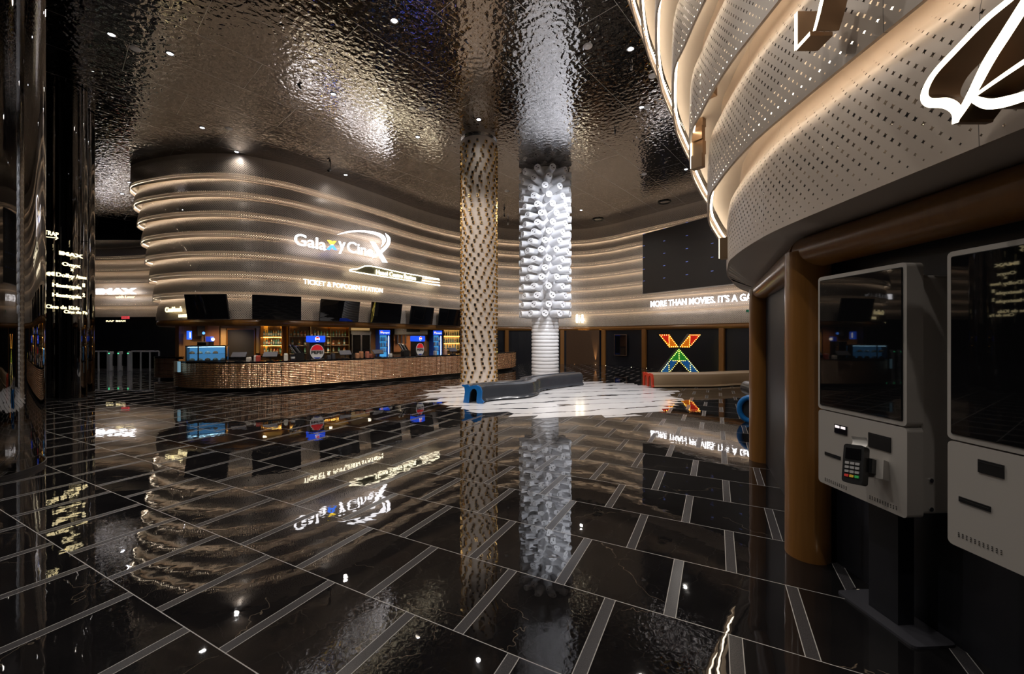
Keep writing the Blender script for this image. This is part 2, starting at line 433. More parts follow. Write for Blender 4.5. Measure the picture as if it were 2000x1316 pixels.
def text_mesh(txt, depth=0.02, bold=0.0, shear=0.0, spacing=1.0):
    cu = bpy.data.curves.new('lettering', 'FONT'); cu.body = txt; cu.extrude = depth / 2; cu.offset = bold
    cu.shear = shear; cu.space_character = spacing; cu.resolution_u = 3
    o = bpy.data.objects.new('tmp', cu); COL.objects.link(o)
    dg = bpy.context.evaluated_depsgraph_get(); me = bpy.data.meshes.new_from_object(o.evaluated_get(dg))
    bpy.data.objects.remove(o); return me
def fit_text(txt, u0, u1, v0, v1, mt, parent, name='lettering', depth=0.03, bold=0.0, cap=True, w=0.0, shear=0.0, spacing=1.0):
    """text scaled so that it spans u0..u1, its capitals v0..v1 (local x,z), standing in the x-z plane, facing -y"""
    me = text_mesh(txt, 1.0, bold, shear, spacing)
    ref = text_mesh('H', 1.0, bold)
    hy = [v.co.y for v in ref.vertices]; y0, y1 = min(hy), max(hy); bpy.data.meshes.remove(ref)
    xs = [v.co.x for v in me.vertices]; x0, x1 = min(xs), max(xs)
    for v in me.vertices:
        x = u0 + (v.co.x - x0) / (x1 - x0) * (u1 - u0); z = v0 + (v.co.y - y0) / (y1 - y0) * (v1 - v0)
        v.co = (x, w - (v.co.z + 0.5) * depth, z)
    me.materials.clear(); me.materials.append(mt)
    return link(name, me, parent)
def poly_px(pl, pts, x0=0, y0=0, sc=1.0):
    return [pl.hit(x0 + x / sc, y0 + y / sc) for x, y in pts]
def on_plane(pl, name, label, cat, group=None):
    return thing(name, label, cat, (pl.a[0], pl.a[1], 0), pl.rz(), group)
def ordw(i):
    w_ = ['first', 'second', 'third', 'fourth', 'fifth', 'sixth', 'seventh', 'eighth', 'ninth', 'tenth', 'eleventh', 'twelfth', 'thirteenth', 'fourteenth', 'fifteenth', 'sixteenth', 'seventeenth', 'eighteenth', 'nineteenth', 'twentieth']
    return w_[i] if i < len(w_) else '%dth' % (i + 1)

# ================================================================== ROOM SHELL
m = MB(); m.add([(-38, -9, 0), (17, -9, 0), (17, 32, 0), (-38, 32, 0)], [(0, 1, 2, 3)]); o = m.obj('floor', M['floor']); o['kind'] = 'structure'
m = MB(); m.add([(-38, -9, CEIL), (17, -9, CEIL), (17, 32, CEIL), (-38, 32, CEIL)], [(3, 2, 1, 0)]); o = m.obj('ceiling', M['ceil']); o['kind'] = 'structure'

def flat_wall(name, pts, z0, z1, mt, th=0.12, kind='structure'):
    prof = [(0, z0), (0, z1), (-th, z1), (-th, z0)]
    o = sweep(pts, prof, name, mt, None, False, closed_prof=True, caps=True)
    if kind: o['kind'] = kind
    return o

BAND_TIGHT = [(-0.022, 0.0), (0, 0.0), (0.003, 0.10), (0.003, 0.30), (0, 0.50), (-0.004, 0.58), (-0.016, 0.64), (-0.038, 0.69), (-0.065, 0.735), (-0.095, 0.78), (-0.115, 0.84), (-0.13, 0.93), (-0.13, 1.02)]
BAND_SOFT = [(0.03, 0.0), (0.055, 0.0), (0.052, 0.10), (0.045, 0.20), (0.034, 0.30), (0.018, 0.40), (0.0, 0.49), (-0.022, 0.57), (-0.048, 0.65), (-0.078, 0.72), (-0.105, 0.80), (-0.13, 0.90), (-0.13, 1.00)]
def wave_wall(name, B, T, zs, start={}, per=8, power=1.0, led='led', perf='perf_fine', prof0=None):
    BAND = prof0 or BAND_SOFT
    r = root(name); nb = len(zs) - 1; paths = []
    Bs, Ts = catmull(B, per), catmull(T, per)
    for k in range(nb + 1):
        t = min(1, k / (nb - 1)) ** power
        paths.append([(a[0] + (b[0] - a[0]) * t, a[1] + (b[1] - a[1]) * t) for a, b in zip(Bs, Ts)])
    for k in range(nb):
        i0 = start.get(k, 0); pa = paths[k][i0:]
        h = zs[k + 1] - zs[k]; z0 = zs[k]; last = k == nb - 1
        ob = BAND[1][0] - 0.03
        if last: prof = [(o, z0 + z) for o, z in BAND[:4]] + [(BAND[5][0], z0 + 0.5 * h), (BAND[5][0] - .01, z0 + h)]
        else: prof = [(o, z0 + (z if z < 0.2 else 0.2 + (z - 0.2) * (h - 0.2) / 0.55)) for o, z in BAND]
        sweep(pa, prof, 'wave_band', M[perf], r, True, uv=True)
        if not last:
            zt = prof[-1][1]; up = paths[k + 1][i0:]; N = normals(pa); NU = normals(up)
            # cap that closes the cove between this band's top and the back of the band above
            a = [(p[0] - n[0] * 0.13, p[1] - n[1] * 0.13, zt) for p, n in zip(pa, N)]
            b = [(p[0] + n[0] * (ob - .02), p[1] + n[1] * (ob - .02), zt + 0.0) for p, n in zip(up, NU)]
            mb = MB(); n_ = len(a); mb.add(a + b, [(i, i + 1, n_ + i + 1, n_ + i) for i in range(n_ - 1)]); mb.obj('cove_cap', M['cap'], r)
            c = [(p[0] + n[0] * ob, p[1] + n[1] * ob, zs[k + 1] + 0.12) for p, n in zip(up, NU)]
            d = [(p[0] + n[0] * (ob - .025), p[1] + n[1] * (ob - .025), zs[k + 1] + 0.12) for p, n in zip(up, NU)]
            mb = MB(); mb.add(c + d, [(i, i + 1, n_ + i + 1, n_ + i) for i in range(n_ - 1)]); mb.obj('led_strip', M[led], r)
    return r, paths

ZB = 2.35
zs_b = [ZB + 0.75 * k for k in range(8)] + [CEIL]
zs_b[7] = 7.55
B_L = [(-36, 28.5), (-25, 28), (-20.5, 26), (-16.8, 22), (-14.9, 19.2), (-14.45, 17.2), (-13.9, 15.7), (-12.2, 14.7), (-10.4, 14.4), (-9.0, 14.75), (-7.85, 15.8), (-6.0, 18.5), (-4.5, 21), (-2.9, 23.1), (0, 25), (3.8, 25.2), (5.6, 24.2), (7.1, 22.5), (9.7, 19.3), (12.8, 15), (15.5, 11)]
T_L = [(-36, 27), (-26, 26.5), (-21.5, 24.5), (-18, 21.6), (-16.4, 19.2), (-15.9, 17.3), (-15.1, 15.9), (-12.7, 15.0), (-10.6, 14.85), (-9.5, 15.3), (-8.35, 16.3), (-6.3, 19.2), (-4.75, 21.6), (-3.0, 23.4), (0, 25.2), (3.85, 25.3), (5.75, 24.4), (7.2, 22.7), (9.8, 19.5), (13, 15.2), (15.8, 11)]
wall_back, P_L = wave_wall('wall_back', B_L, T_L, zs_b, start={0: 4 * 8})
B_R = [(13, 8.6), (9, 8.6), (6.2, 8.2), (4.37, 7.28), (3.05, 5.6), (2.41, 4.47), (2.20, 3.96), (2.04, 3.35), (1.97, 2.8), (1.96, 1.5), (1.96, 0), (1.96, -3)]
T_R = [(13, 10.5), (9, 10.5), (5.8, 10.2), (3.5, 9.0), (1.95, 7.0), (1.25, 5.2), (1.25, 4.4), (1.32, 3.6), (1.45, 2.9), (1.5, 1.5), (1.5, 0), (1.5, -3)]
zs_r = [2.5 + 0.75 * k for k in range(9)]
wall_right, P_R = wave_wall('wall_right', B_R, T_R, zs_r, per=12, led='led_strong', perf='perf', prof0=BAND_TIGHT)

# dark walls under the right-hand bands, soffit, beam and wooden posts
UR = [(13.0, 9.3), (9, 9.2), (6.4, 8.6), (4.7, 7.4), (3.52, 5.62), (2.45, 3.25), (2.45, 1.5), (2.45, -3.0)]
o = flat_wall('wall_front', UR, 0, 2.5, M['panel_rough'])
lp = P_R[0]; SO = catmull(UR, 12)
mb = MB(); n_ = len(lp)
ur = []
for i in range(n_):
    ur.append(SO[min(int(i * (len(SO) - 1) / (n_ - 1)), len(SO) - 1)])
Nl = normals(lp)
mb.add([(p[0] - q[0] * .02, p[1] - q[1] * .02, 2.50) for p, q in zip(lp, Nl)] + [(p[0], p[1], 2.47) for p in ur], [(i, i + 1, n_ + i + 1, n_ + i) for i in range(n_ - 1)])
o = mb.obj('trim_1', M['soffit'], None, True); o['kind'] = 'structure'
C1, C2 = (2.31, 3.13), (3.44, 5.52)
mb = MB(); mb.tube([(2.31, -3, 2.355), (2.31, 3.13, 2.355)], 0.125, 24); mb.tube([(C1[0], C1[1], 2.355), (C2[0], C2[1], 2.335)], 0.12, 24)
mb.tube([(C2[0], C2[1], 2.335), (4.6, 7.3, 2.33), (6.3, 8.5, 2.33)], 0.12, 20)
o = mb.obj('trim_2', M['wood'], None, True); o['kind'] = 'structure'
for i, c in enumerate((C1, C2)):
    mb = MB(); mb.revolve([(0, 0.0), (0.148, 0.0), (0.148, 2.36), (0, 2.36)], 32, c); o = mb.obj('trim_%d' % (3 + i), M['wood'], None, True); o['kind'] = 'structure'

# far dark walls, beam and wooden posts under the back bands
BL = catmull(B_L, 8)
far = [p for p in BL[13 * 8:] if p[0] > -3.1]
fn = normals(far); far_in = [(p[0] - n[0] * 0.12, p[1] - n[1] * 0.12) for p, n in zip(far, fn)]
flat_wall('wall_far', far_in, 0, ZB + 0.3, M['panel'])
bar_beam = [p for p in BL[4 * 8 + 4:]]
prof = [(-0.10, 2.14), (-0.02, 2.10), (0.03, 2.16), (0.045, 2.24), (0.02, 2.31), (-0.04, ZB), (-0.10, ZB)]
o = sweep(bar_beam, prof, 'trim_5', M['wood'], None, True, closed_prof=True); o['kind'] = 'structure'
def plan_at(x, path=None, side=0.0):
    """plan point of the lower back path met by the sight line through pixel column x"""
    path = path or BL; r = (x - 1000) / F; best = None; N = normals(path)
    for i in range(len(path) - 1):
        a, b = path[i], path[i + 1]
        fa, fb = a[0] - r * a[1], b[0] - r * b[1]
        if fa * fb <= 0 and a[1] > 0:
            t = fa / (fa - fb) if fa != fb else 0
            p = (a[0] + (b[0] - a[0]) * t, a[1] + (b[1] - a[1]) * t)
            if best is None or p[1] < best[0][1]: best = (p, N[i])
    if best is None:
        i = min(range(len(path)), key=lambda j: abs(path[j][0] - r * path[j][1])); best = (path[i], N[i])
    p, n = best
    return (p[0] + n[0] * side, p[1] + n[1] * side), n
for i, x in enumerate((990, 1098, 1178, 1257, 1409)):
    p, n = plan_at(x, None, -0.05)
    mb = MB(); d = (-n[1], n[0]); q = []
    for a, b in ((-.13, -.08), (-.13, .05), (-.10, .08), (.10, .08), (.13, .05), (.13, -.08)): q.append((p[0] + d[0] * a + n[0] * b, p[1] + d[1] * a + n[1] * b))
    mb.prism(q, 0, 2.14, 'z'); o = mb.obj('trim_%d' % (6 + i), M['wood']); o['kind'] = 'structure'

# corridor: dark wall below the bands, lowered ceiling
cor = BL[:4 * 8 + 6]; cn = normals(cor)
flat_wall('wall_corridor', [(p[0] - n[0] * 0.15, p[1] - n[1] * 0.15) for p, n in zip(cor, cn)], 0, 3.35, M['panel'])
mb = MB(); mb.box((-37, 24.4, 7.62), (-19.6, 29, 8.2)); o = mb.obj('trim_12', M['ceil']); o['kind'] = 'structure'
mb = MB(); mb.box((-37, 24.35, 7.60), (-19.6, 24.40, 7.95), 0); mb.box((-37, 24.35, 7.951), (-19.6, 24.40, CEIL), 1); o = mb.obj('trim_13', [M['panel'], M['ceil']]); o['kind'] = 'structure'
# enclosure
flat_wall('wall_left', [(-14.2, -8.5), (-14.2, 12.6), (-37, 12.6), (-37, 29.5)][::-1], 0, CEIL, M['panel'])
flat_wall('wall_rear', [(2.4, -8.5), (-14.2, -8.5)], 0, CEIL, M['panel'])
flat_wall('wall_side', [(2.4, -3.1), (2.4, -8.5)], 0, CEIL, M['panel'])
flat_wall('wall_east', [(16, 12), (16, 8.5)], 0, CEIL, M['panel'])

# bar niche: back wall and its ceiling
NB = catmull([(-13.6, 16.35), (-13.85, 17.0), (-13.6, 17.8), (-12.6, 18.0), (-11.5, 17.6), (-10.2, 17.2), (-9.2, 17.9), (-8.3, 19.3), (-7.0, 20.9), (-5.0, 22.6), (-3.2, 24.3), (-1.4, 25.6)], 6)
NBM = mat('bar_brown_wall', (0.20, 0.115, 0.05), 0.4, var=0.6, vs=2)
flat_wall('wall_bar', NB, 0, ZB, NBM)
niche = MB(); top = [p for p in BL[4 * 8:14 * 8 + 4]]; a = [(p[0], p[1], ZB - 0.02) for p in top]; k = len(a)
b = [(*NB[min(int(i * (len(NB) - 1) / (k - 1)), len(NB) - 1)], ZB - 0.02) for i in range(k)]
niche.add(a + b, [(i, k + i, k + i + 1, i + 1) for i in range(k - 1)]); o = niche.obj('trim_14', mat('bar_ceiling', (0.22, 0.13, 0.07), 0.3)); o['kind'] = 'structure'
# ================================================================== CEILING FITTINGS
def downlight(x, y, label, power, color=(1, .93, .85), r=0.07, lens='cool_lamp', angle=150, target=(0, 0, -1), spot=True, blend=1.0, size=0.07):
    t = thing('downlight', label, 'ceiling light', (x, y, CEIL))
    mb = MB(); mb.revolve([(r + .015, -.001), (r + .02, -.012), (r, -.02), (r - .012, -.006), (r - .012, -.001)], 16); mb.obj('trim_ring', M['steel'], t, True)
    mb = MB(); mb.revolve([(0, -.008), (r - .012, -.008)], 16); mb.obj('lens', M[lens], t)
    if spot: lamp('SPOT', 'bulb', (0, 0, -0.05), power, color, t, target, size, angle, blend)
    return t
DL = [((395, 249), 'small white downlight on the ceiling above the far left end of the counter'),
      ((462, 296), 'downlight close to the top band, above the lettering on the left'),
      ((675, 341), 'downlight close to the top band over the middle of the counter'),
      ((1253, 209), 'downlight on the ceiling high above the right end of the marble patch'),
      ((1232, 95), 'downlight on the ceiling close to the upper right bands'),
      ((770, 40), 'downlight at the upper edge of the view left of the studded column'),
      ((935, 233), 'downlight on the ceiling just in front of the studded column'),
      ((1135, 410), 'downlight on the ceiling behind the column of white tubes'),
      ((1340, 330), 'downlight on the ceiling in front of the large dark video wall')]
for i, ((px, py), lb) in enumerate(DL):
    x, y = ce(px, py); downlight(x, y, lb, (40, 30, 30, 260, 240, 240, 30, 420, 420)[i], lens='cool_lamp')
for i, ((x, y), lb) in enumerate((((-18.5, 19.0), 'starry downlight in the corridor ceiling, nearest the mirrored columns'), ((-16.8, 17.6), 'starry downlight in the corridor ceiling, nearest the curved bands'), ((-17.6, 21.4), 'starry downlight in the corridor ceiling, farthest back'))):
    downlight(x, y, lb, 300, (0.9, 0.9, 1.0))
for i, (x, y) in enumerate(((-6, 4), (-2.0, 1.5), (-9, 9), (-3, 8), (4, 9), (0.2, 5.0), (-0.8, -1.6), (-10, 2))):  # fill downlights added to raise the general light level of the lobby
    downlight(x, y, ['added fill downlight over the foreground floor', 'added fill downlight above the viewpoint', 'added fill downlight by the mirrored columns', 'added fill downlight over the middle of the lobby', 'added fill downlight in front of the beige bench', 'added fill downlight straight ahead above the near floor', 'added fill downlight behind the viewpoint', 'added fill downlight over the far left floor'][i], (300, 330, 300, 320, 320, 360, 260, 240)[i])
for (px, py), r, lb in (((1298, 394), .26, 'round black air diffuser on the ceiling, nearer the right bands'), ((1168, 428), .26, 'round black air diffuser on the ceiling, behind the column of white tubes')):
    x, y = ce(px, py); t = thing('ceiling_diffuser', lb, 'air vent', (x, y, CEIL), 0)
    mb = MB(); mb.revolve([(r + .05, -.001), (r + .06, -.03), (r + .02, -.05), (r - .02, -.02), (r - .02, -.001)], 28); mb.obj('ring', M['black'], t, True)
    mb = MB(); mb.revolve([(0, -.035), (r - .08, -.035), (r - .04, -.01)], 28); mb.obj('disc', M['steel'], t, True)
for i, (px, py) in enumerate(((447, 251), (264, 95), (1148, 90), (1252, 209), (1275, 148), (825, 212), (990, 373), (1258, 340))):
    x, y = ce(px + (12 if i == 3 else 0), py); r = .10
    mb = MB(); mb.revolve([(0, CEIL - .03), (r * .7, CEIL - .03), (r, CEIL - .015), (r + .01, CEIL - .001)], 20, (x, y)); o = mb.obj('ceiling_speaker', M['whitish'], None, True)
    tag(o, ['pale disc speaker on the ceiling over the left curved wall', 'pale disc speaker high up by the mirrored columns', 'pale disc speaker high above the white tube column', 'pale disc speaker by the upper right bands', 'pale disc speaker nearest the right bands', 'pale disc speaker left of the studded column top', 'pale disc speaker between the two column tops', 'pale disc speaker in front of the video wall'][i], 'speaker')
for i, (x, y) in enumerate(((-8.2, 9.6), (-5.0, 11.2), (-3.2, 13.6))):  # extra downlights, added to brighten the copper counter front
    downlight(x, y, 'added fill downlight in front of the %s of the bar counter' % ['left end', 'middle', 'right half'][i], 650, (1, .86, .7), angle=110)
# track spotlights hanging under the ceiling
for i, (px, py) in enumerate(((645, 330), (992, 437), (985, 420))):
    x, y = ce(px, py - 6); t = thing('track_spotlight', ['small black spotlight hanging over the left curved wall', 'small pale spotlight hanging between the two columns', 'small black spotlight beside the studded column'][i], 'spotlight', (x, y, CEIL))
    mb = MB(); mb.tube([(0, 0, 0), (0, 0, -.18)], .012); mb.obj('stem', M['black'], t)
    mb = MB(); mb.tube([(0, .0, -.14), (0.0, -.16, -.26)], .045, 12); mb.obj('head', M['black' if i != 1 else 'whitish'], t)

# ================================================================== MARBLE PATCH
PC = (1.20, 12.25); PR = 3.62
rd = (0.965, 0.262)
mb = MB(); rn = random.Random(5); w_ = 0.30; k0 = int(PR / w_) + 1
for k in range(-k0, k0):
    q0, q1 = k * w_, (k + 1) * w_; qm = max(abs(q0), abs(q1)) if rn.random() < .4 else min(abs(q0), abs(q1))
    if qm >= PR: continue
    s = math.sqrt(PR * PR - qm * qm); a, b = -s + rn.uniform(-.35, .15), s + rn.uniform(-.15, .35); sk = 0.16
    P = [(a + rn.uniform(-.1, .1), q0), (b, q0), (b + sk * rn.choice((-1, 1)), q1), (a + sk * rn.choice((-1, 1)), q1)]
    W = [(PC[0] + u * rd[0] - v * rd[1], PC[1] + u * rd[1] + v * rd[0]) for u, v in P]
    mb.add([(x, y, 0.004) for x, y in W], [(0, 1, 2, 3)])
o = mb.obj('marble_inlay', M['rug']); tag(o, 'round patch of white black-veined marble with a ragged edge in the floor', 'floor inlay')

# ================================================================== COLUMN WITH GOLD STUDS
C = (-1.155, 13.98); R = 0.60
t = thing('studded_column', 'tall round cream column covered in small gold studs', 'column', (C[0], C[1], 0))
mb = MB(); mb.revolve([(0, 0.006), (R, 0.006), (R, CEIL - .02), (0, CEIL - .02)], 64); mb.obj('shaft', M['cream'], t, True)
mb = MB(); mb.revolve([(R + .01, CEIL - .06), (R + .03, CEIL - .06), (R + .03, CEIL - .001), (R + .01, CEIL - .001)], 48); mb.obj('collar', M['steel'], t, True)
stm = MB(); stm.rbox((-.038, -.060, -.045), (.038, 0.01, .045), .005, 0); stm.box((-.025, -.064, -.032), (.025, -.059, .032), 1)
stud = stm.mesh('stud', [M['gold'], M['black']])
rest = MB(); rn = random.Random(3); cand = []
row = 0; z = 0.20; ph = 0.0
while z < CEIL - .15:
    ph += rn.choice((0.30, 0.42, -0.16, 0.36, 0.2)); n = 14
    for j in range(n):
        a = 2 * PI * (j + ph + rn.uniform(-.05, .05)) / n
        # towards the viewer
        cand.append((math.sin(a) * 1.0, a, z + rn.uniform(-.012, .012)))
    z += 0.152
def facing(a, c): # how squarely a radial direction at the column faces the viewpoint
    l = math.hypot(*c); return -(math.cos(a) * c[0] + math.sin(a) * c[1]) / l
front = sorted(cand, key=lambda s: -(facing(s[1], C) - abs(s[2] - 1.7) * .12))[:100]; fs_ = set(front)
for s_ in cand:
    a, z = s_[1], s_[2]
    if s_ in fs_:
        o = link('stud', stud, t); o.location = (math.cos(a) * R, math.sin(a) * R, z); o.rotation_euler = (0, 0, a + PI / 2)
    else:
        mt_ = Matrix.Translation((math.cos(a) * R, math.sin(a) * R, z)) @ Matrix.Rotation(a + PI / 2, 4, 'Z')
        k = len(rest.v); rest.v += [tuple(mt_ @ Vector(v)) for v in stm.v]
        rest.f += [tuple(k + i for i in f) for f in stm.f]; rest.mi += stm.mi; rest.uv += [None] * len(stm.f)
o = rest.obj('studs', [M['gold'], M['black']], t); o['kind'] = 'stuff'

# ================================================================== COLUMN OF WHITE TUBES
C = (1.36, 16.45); R = 0.56
t = thing('tube_column', 'white column with ringed foot and hundreds of white tubes sticking out', 'column', (C[0], C[1], 0))
prof = [(0, 0.006)]; z = 0.006
while z < 2.42:
    prof += [(R - .045, z + .004), (R - .012, z + .018), (R, z + .045), (R, z + .098), (R - .012, z + .126), (R - .045, z + .14)]; z += 0.145
mb = MB(); mb.revolve(prof, 48); mb.obj('ringed_base', M['whitish'], t, True)
mb = MB(); mb.revolve([(.3, 2.44), (R - .02, 2.44), (R - .02, CEIL - .01), (0, CEIL - .01)], 48); mb.obj('core', M['whitish'], t, True)
L = 0.53; tm = MB(); tm.revolve([(.150, .0), (.142, .22), (.131, .44), (.130, L - .012), (.125, L), (.121, L), (.119, L - .006), (0, L - .006)], 18)
for dx, dy in ((-.045, .03), (.035, -.028)):
    tm.add([(dx - .026, dy - .017, L - .003), (dx + .026, dy - .017, L - .003), (dx + .026, dy + .017, L - .003), (dx - .026, dy + .017, L - .003)], [(0, 1, 2, 3)], 1)
tm.add([(-.03, .062, L - .003), (.03, .062, L - .003), (.03, .068, L - .003), (-.03, .068, L - .003)], [(0, 1, 2, 3)], 1)
tube = tm.mesh('tube', [M['white'], M['black']], True)
seq = [0, .24, .47, .23, -.22, 0, .23, -.25, 0, .25, .5, .76, .5, .25, 0, .26, .5, .25]; cand = []
base = math.atan2(-C[1], -C[0])
for r_, sft in enumerate(seq[:17]):
    z = 2.62 + r_ * 0.352
    for j in range(11): cand.append((base + 2 * PI * (j + sft) / 11, z))
front = set(sorted(cand, key=lambda s: -facing(s[0], C))[:100]); rest = MB()
for a, z in cand:
    mt_ = Matrix.Translation((math.cos(a) * (R - .02), math.sin(a) * (R - .02), z)) @ Matrix.Rotation(a, 4, 'Z') @ Matrix.Rotation(PI / 2, 4, 'Y') @ Matrix.Rotation(PI / 2, 4, 'Z')
    if (a, z) in front: o = link('tube', tube, t); o.matrix_local = mt_
    else:
        k = len(rest.v); rest.v += [tuple(mt_ @ Vector(v)) for v in tm.v]; rest.f += [tuple(k + i for i in f) for f in tm.f]; rest.mi += tm.mi; rest.uv += [None] * len(tm.f)
o = rest.obj('tubes', [M['white'], M['black']], t, True); o['kind'] = 'stuff'

# spotlights washing the two columns
def wash(name, label, x, y, tx, ty, tz, power, angle, color):
    t = thing('spotlight', label, 'spotlight', (x, y, CEIL))
    d = Vector((tx - x, ty - y, tz - CEIL)).normalized()
    mb = MB(); mb.revolve([(0, -.002), (.04, -.002), (.04, -.02), (0, -.02)], 16); mb.obj('mount', M['black'], t, True)
    mb = MB(); mb.tube([Vector((0, 0, -.03)), Vector((0, 0, -.03)) + d * .09], [.025, .032], 14); mb.obj('head', M['steel'], t, True)
    lamp('SPOT', 'bulb', Vector((0, 0, -.03)) + d * .11, power, color, t, d, .06, angle, .6)
COOL = (0.90, 0.93, 1.0)
for i, (dx, dy) in enumerate(((0.9, -6.6), (3.6, -5.6), (4.6, -1.0))):
    wash('', 'small ceiling spotlight aimed at the white tube column from the %s' % ['front', 'front right', 'far right'][i], 1.36 + dx, 16.45 + dy, 1.36, 16.45, 4.6, (1800, 1500, 500)[i], 52, COOL)
for i, (dx, dy) in enumerate(((-4.6, -3.2), (2.6, -5.4), (-1.2, -6.0))):
    wash('', 'small ceiling spotlight aimed at the studded column from the %s' % ['left', 'front right', 'front'][i], -1.15 + dx, 14 + dy, -1.15, 14, 3.0, 420, 50, (1, .9, .82))
for i, (dx, dy) in enumerate(((-1.3, -2.5), (1.8, -2.2), (2.2, 1.0))):  # spotlights added to whiten the marble patch
    wash('', 'small added ceiling spotlight aimed at the marble patch from the %s' % ['left', 'right', 'back'][i], 1.2 + dx, 12.2 + dy, 1.2 + dx * .4, 12.2 + dy * .4, 0, 750, 50, (1, .98, .98))

# ================================================================== LETTER-SHAPED BENCHES
N_OUT = [(-.27, .0), (-.12, .0), (-.11, .10), (-.09, .26), (-.04, .345), (.03, .365), (.085, .33), (.10, .25), (.085, .08), (.09, .02), (.14, -.0), (.24, .0), (.28, .05), (.235, .085), (.215, .12), (.225, .30), (.19, .405), (.09, .455), (-.02, .44), (-.10, .41), (-.13, .45), (-.30, .45), (-.30, .42), (-.235, .39), (-.22, .28), (-.24, .12)]
def bench(name, label, path, outline, capmat, bodymat, sc=1.0, both=False, cat='bench', capname='letter_end', seam=True):
    P = catmull(path, 10); o0 = P[0]
    t = thing(name, label, cat, (o0[0], o0[1], 0)); Q = [(p[0] - o0[0], p[1] - o0[1]) for p in P]
    if capmat is not None:
        N = normals(Q); dx, dy = Q[1][0] - Q[0][0], Q[1][1] - Q[0][1]; l = math.hypot(dx, dy); d = (dx / l, dy / l); n = N[0]
        mb = MB(); k = len(outline)
        A = [(n[0] * x * 1.05 - d[0] * .05, n[1] * x * 1.05 - d[1] * .05, z * 1.04 * sc) for x, z in outline]; B = [(n[0] * x * 1.05, n[1] * x * 1.05, z * 1.04 * sc) for x, z in outline]
        mb.add(A + B, [tuple(range(k)), tuple(range(2 * k - 1, k - 1, -1))] + [(i, (i + 1) % k, (i + 1) % k + k, i + k) for i in range(k)])
        o = mb.obj(capname, capmat, t)
        if both:
            pass
    body = sweep(Q, [(x, z * sc) for x, z in outline], 'body', bodymat, t, True, closed_prof=True, caps=True)
    return t
bench('letter_bench', 'long black leather bench with a blue n-shaped end winding over the white marble', [(-.98, 10.30), (-.86, 10.62), (-.45, 10.95), (.2, 11.25), (.50, 11.75), (.60, 12.35), (1.0, 13.0), (1.7, 13.7), (2.35, 14.25)], N_OUT, M['blue'], M['leather'])
# m shaped red end, beige body
M_OUT = [(-.42, 0), (-.31, 0), (-.30, .28), (-.25, .36), (-.17, .36), (-.13, .28), (-.13, 0), (-.02, 0), (-.01, .28), (.04, .36), (.13, .36), (.17, .28), (.18, .0), (.30, .0), (.34, .03), (.29, .08), (.285, .30), (.23, .43), (.10, .46), (0, .43), (-.07, .43), (-.18, .46), (-.30, .42), (-.34, .46), (-.44, .45), (-.42, .40), (-.41, .30)]
bench('letter_bench', 'long beige leather bench with a red m-shaped end in front of the dark walls', [(4.72, 13.72), (5.6, 13.82), (6.8, 13.9), (7.9, 14.3), (9.2, 14.6), (10.6, 14.4)], M_OUT, M['red'], M['beige'])
# ring ended bench behind the wooden posts
t = thing('letter_bench', 'bench with a blue ring-shaped end, half hidden behind the brown posts', 'bench', (4.72, 7.95, 0), math.radians(-38))
ring = []
for i in range(28):
    a = 2 * PI * i / 28; ring.append((.02 + .20 * math.cos(a), 0, .265 + .235 * math.sin(a)))
mb = MB(); mb.tube(ring, .052, 10, closed=True); mb.obj('ring_end', M['blue'], t, True)
mb = MB(); pts = [(.02 + .19 * math.cos(2 * PI * i / 28), .265 + .225 * math.sin(2 * PI * i / 28)) for i in range(28)]
mb.prism(pts, .03, 1.7, 'y'); mb.obj('body', M['leather'], t, True)
t = thing('letter_bench', 'bench end with a small yellow curl, behind the blue ring-ended bench', 'bench', (6.55, 10.3, 0), math.radians(-10))
mb = MB(); mb.tube([(.25 * math.cos(x), 0, .25 + .22 * math.sin(x)) for x in [k * 2 * PI / 20 for k in range(16)]], .04, 8); mb.obj('curl_end', mat('yellow_lacquer', (.7, .42, .03), .3), t, True)
mb = MB(); mb.prism([(.2 * math.cos(2 * PI * i / 20), .25 + .2 * math.sin(2 * PI * i / 20)) for i in range(20)], .05, 1.2, 'y'); mb.obj('body', M['leather'], t, True)

# ================================================================== BAR COUNTER
CP = catmull([(-10.6, 16.4), (-11.25, 15.2), (-11.35, 13.9), (-11.0, 13.05), (-10.1, 12.5), (-8.9, 12.25), (-7.6, 12.55), (-6.54, 13.35), (-5.6, 14.2), (-4.65, 15.1), (-3.4, 16.4), (-2.19, 17.65), (-1.0, 19.1), (-.05, 20.6), (.2, 21.6), (-.1, 22.8)], 8)
def counter(name, label, path, zb, zt, depth):
    o0 = path[len(path) // 2]; t = thing(name, label, 'counter', (o0[0], o0[1], 0))
    Q = [(p[0] - o0[0], p[1] - o0[1]) for p in path]
    prof = [(-.05, zb)]; nr = int(round((zt - .05 - zb) / .054)); p_ = (zt - .05 - zb) / nr
    for k in range(nr):
        z = zb + k * p_
        for a_ in (12, 40, 70, 90, 110, 140, 168): prof.append((.026 * math.sin(math.radians(a_)), z + p_ * (.5 - .48 * math.cos(math.radians(a_)))))
    prof += [(-.05, zt - .05)]
    sweep(Q, prof, 'ribbed_front', M['copper'], t, True)
    sweep(Q, [(.02, zt - .045), (.025, zt - .01), (.015, zt), (-depth, zt), (-depth, zt - .045)], 'counter_top', M['black_gloss'], t, False, closed_prof=True, caps=True)
    sweep(Q, [(-.16, 0), (-.16, zb + .02), (-.05, zb + .02)], 'kick_base', M['black'], t, False)
    sweep(Q, [(-depth + .04, 0), (-depth + .04, zt - .05)], 'back_panel', M['dark'], t, False)
    return t
counter('bar_counter', 'long curving bar counter clad in ribbed copper-coloured metal', CP, .11, .94, .62)
SC = catmull([(-14.45, 16.9), (-14.25, 16.0), (-13.75, 15.6), (-13.0, 15.5)], 8)
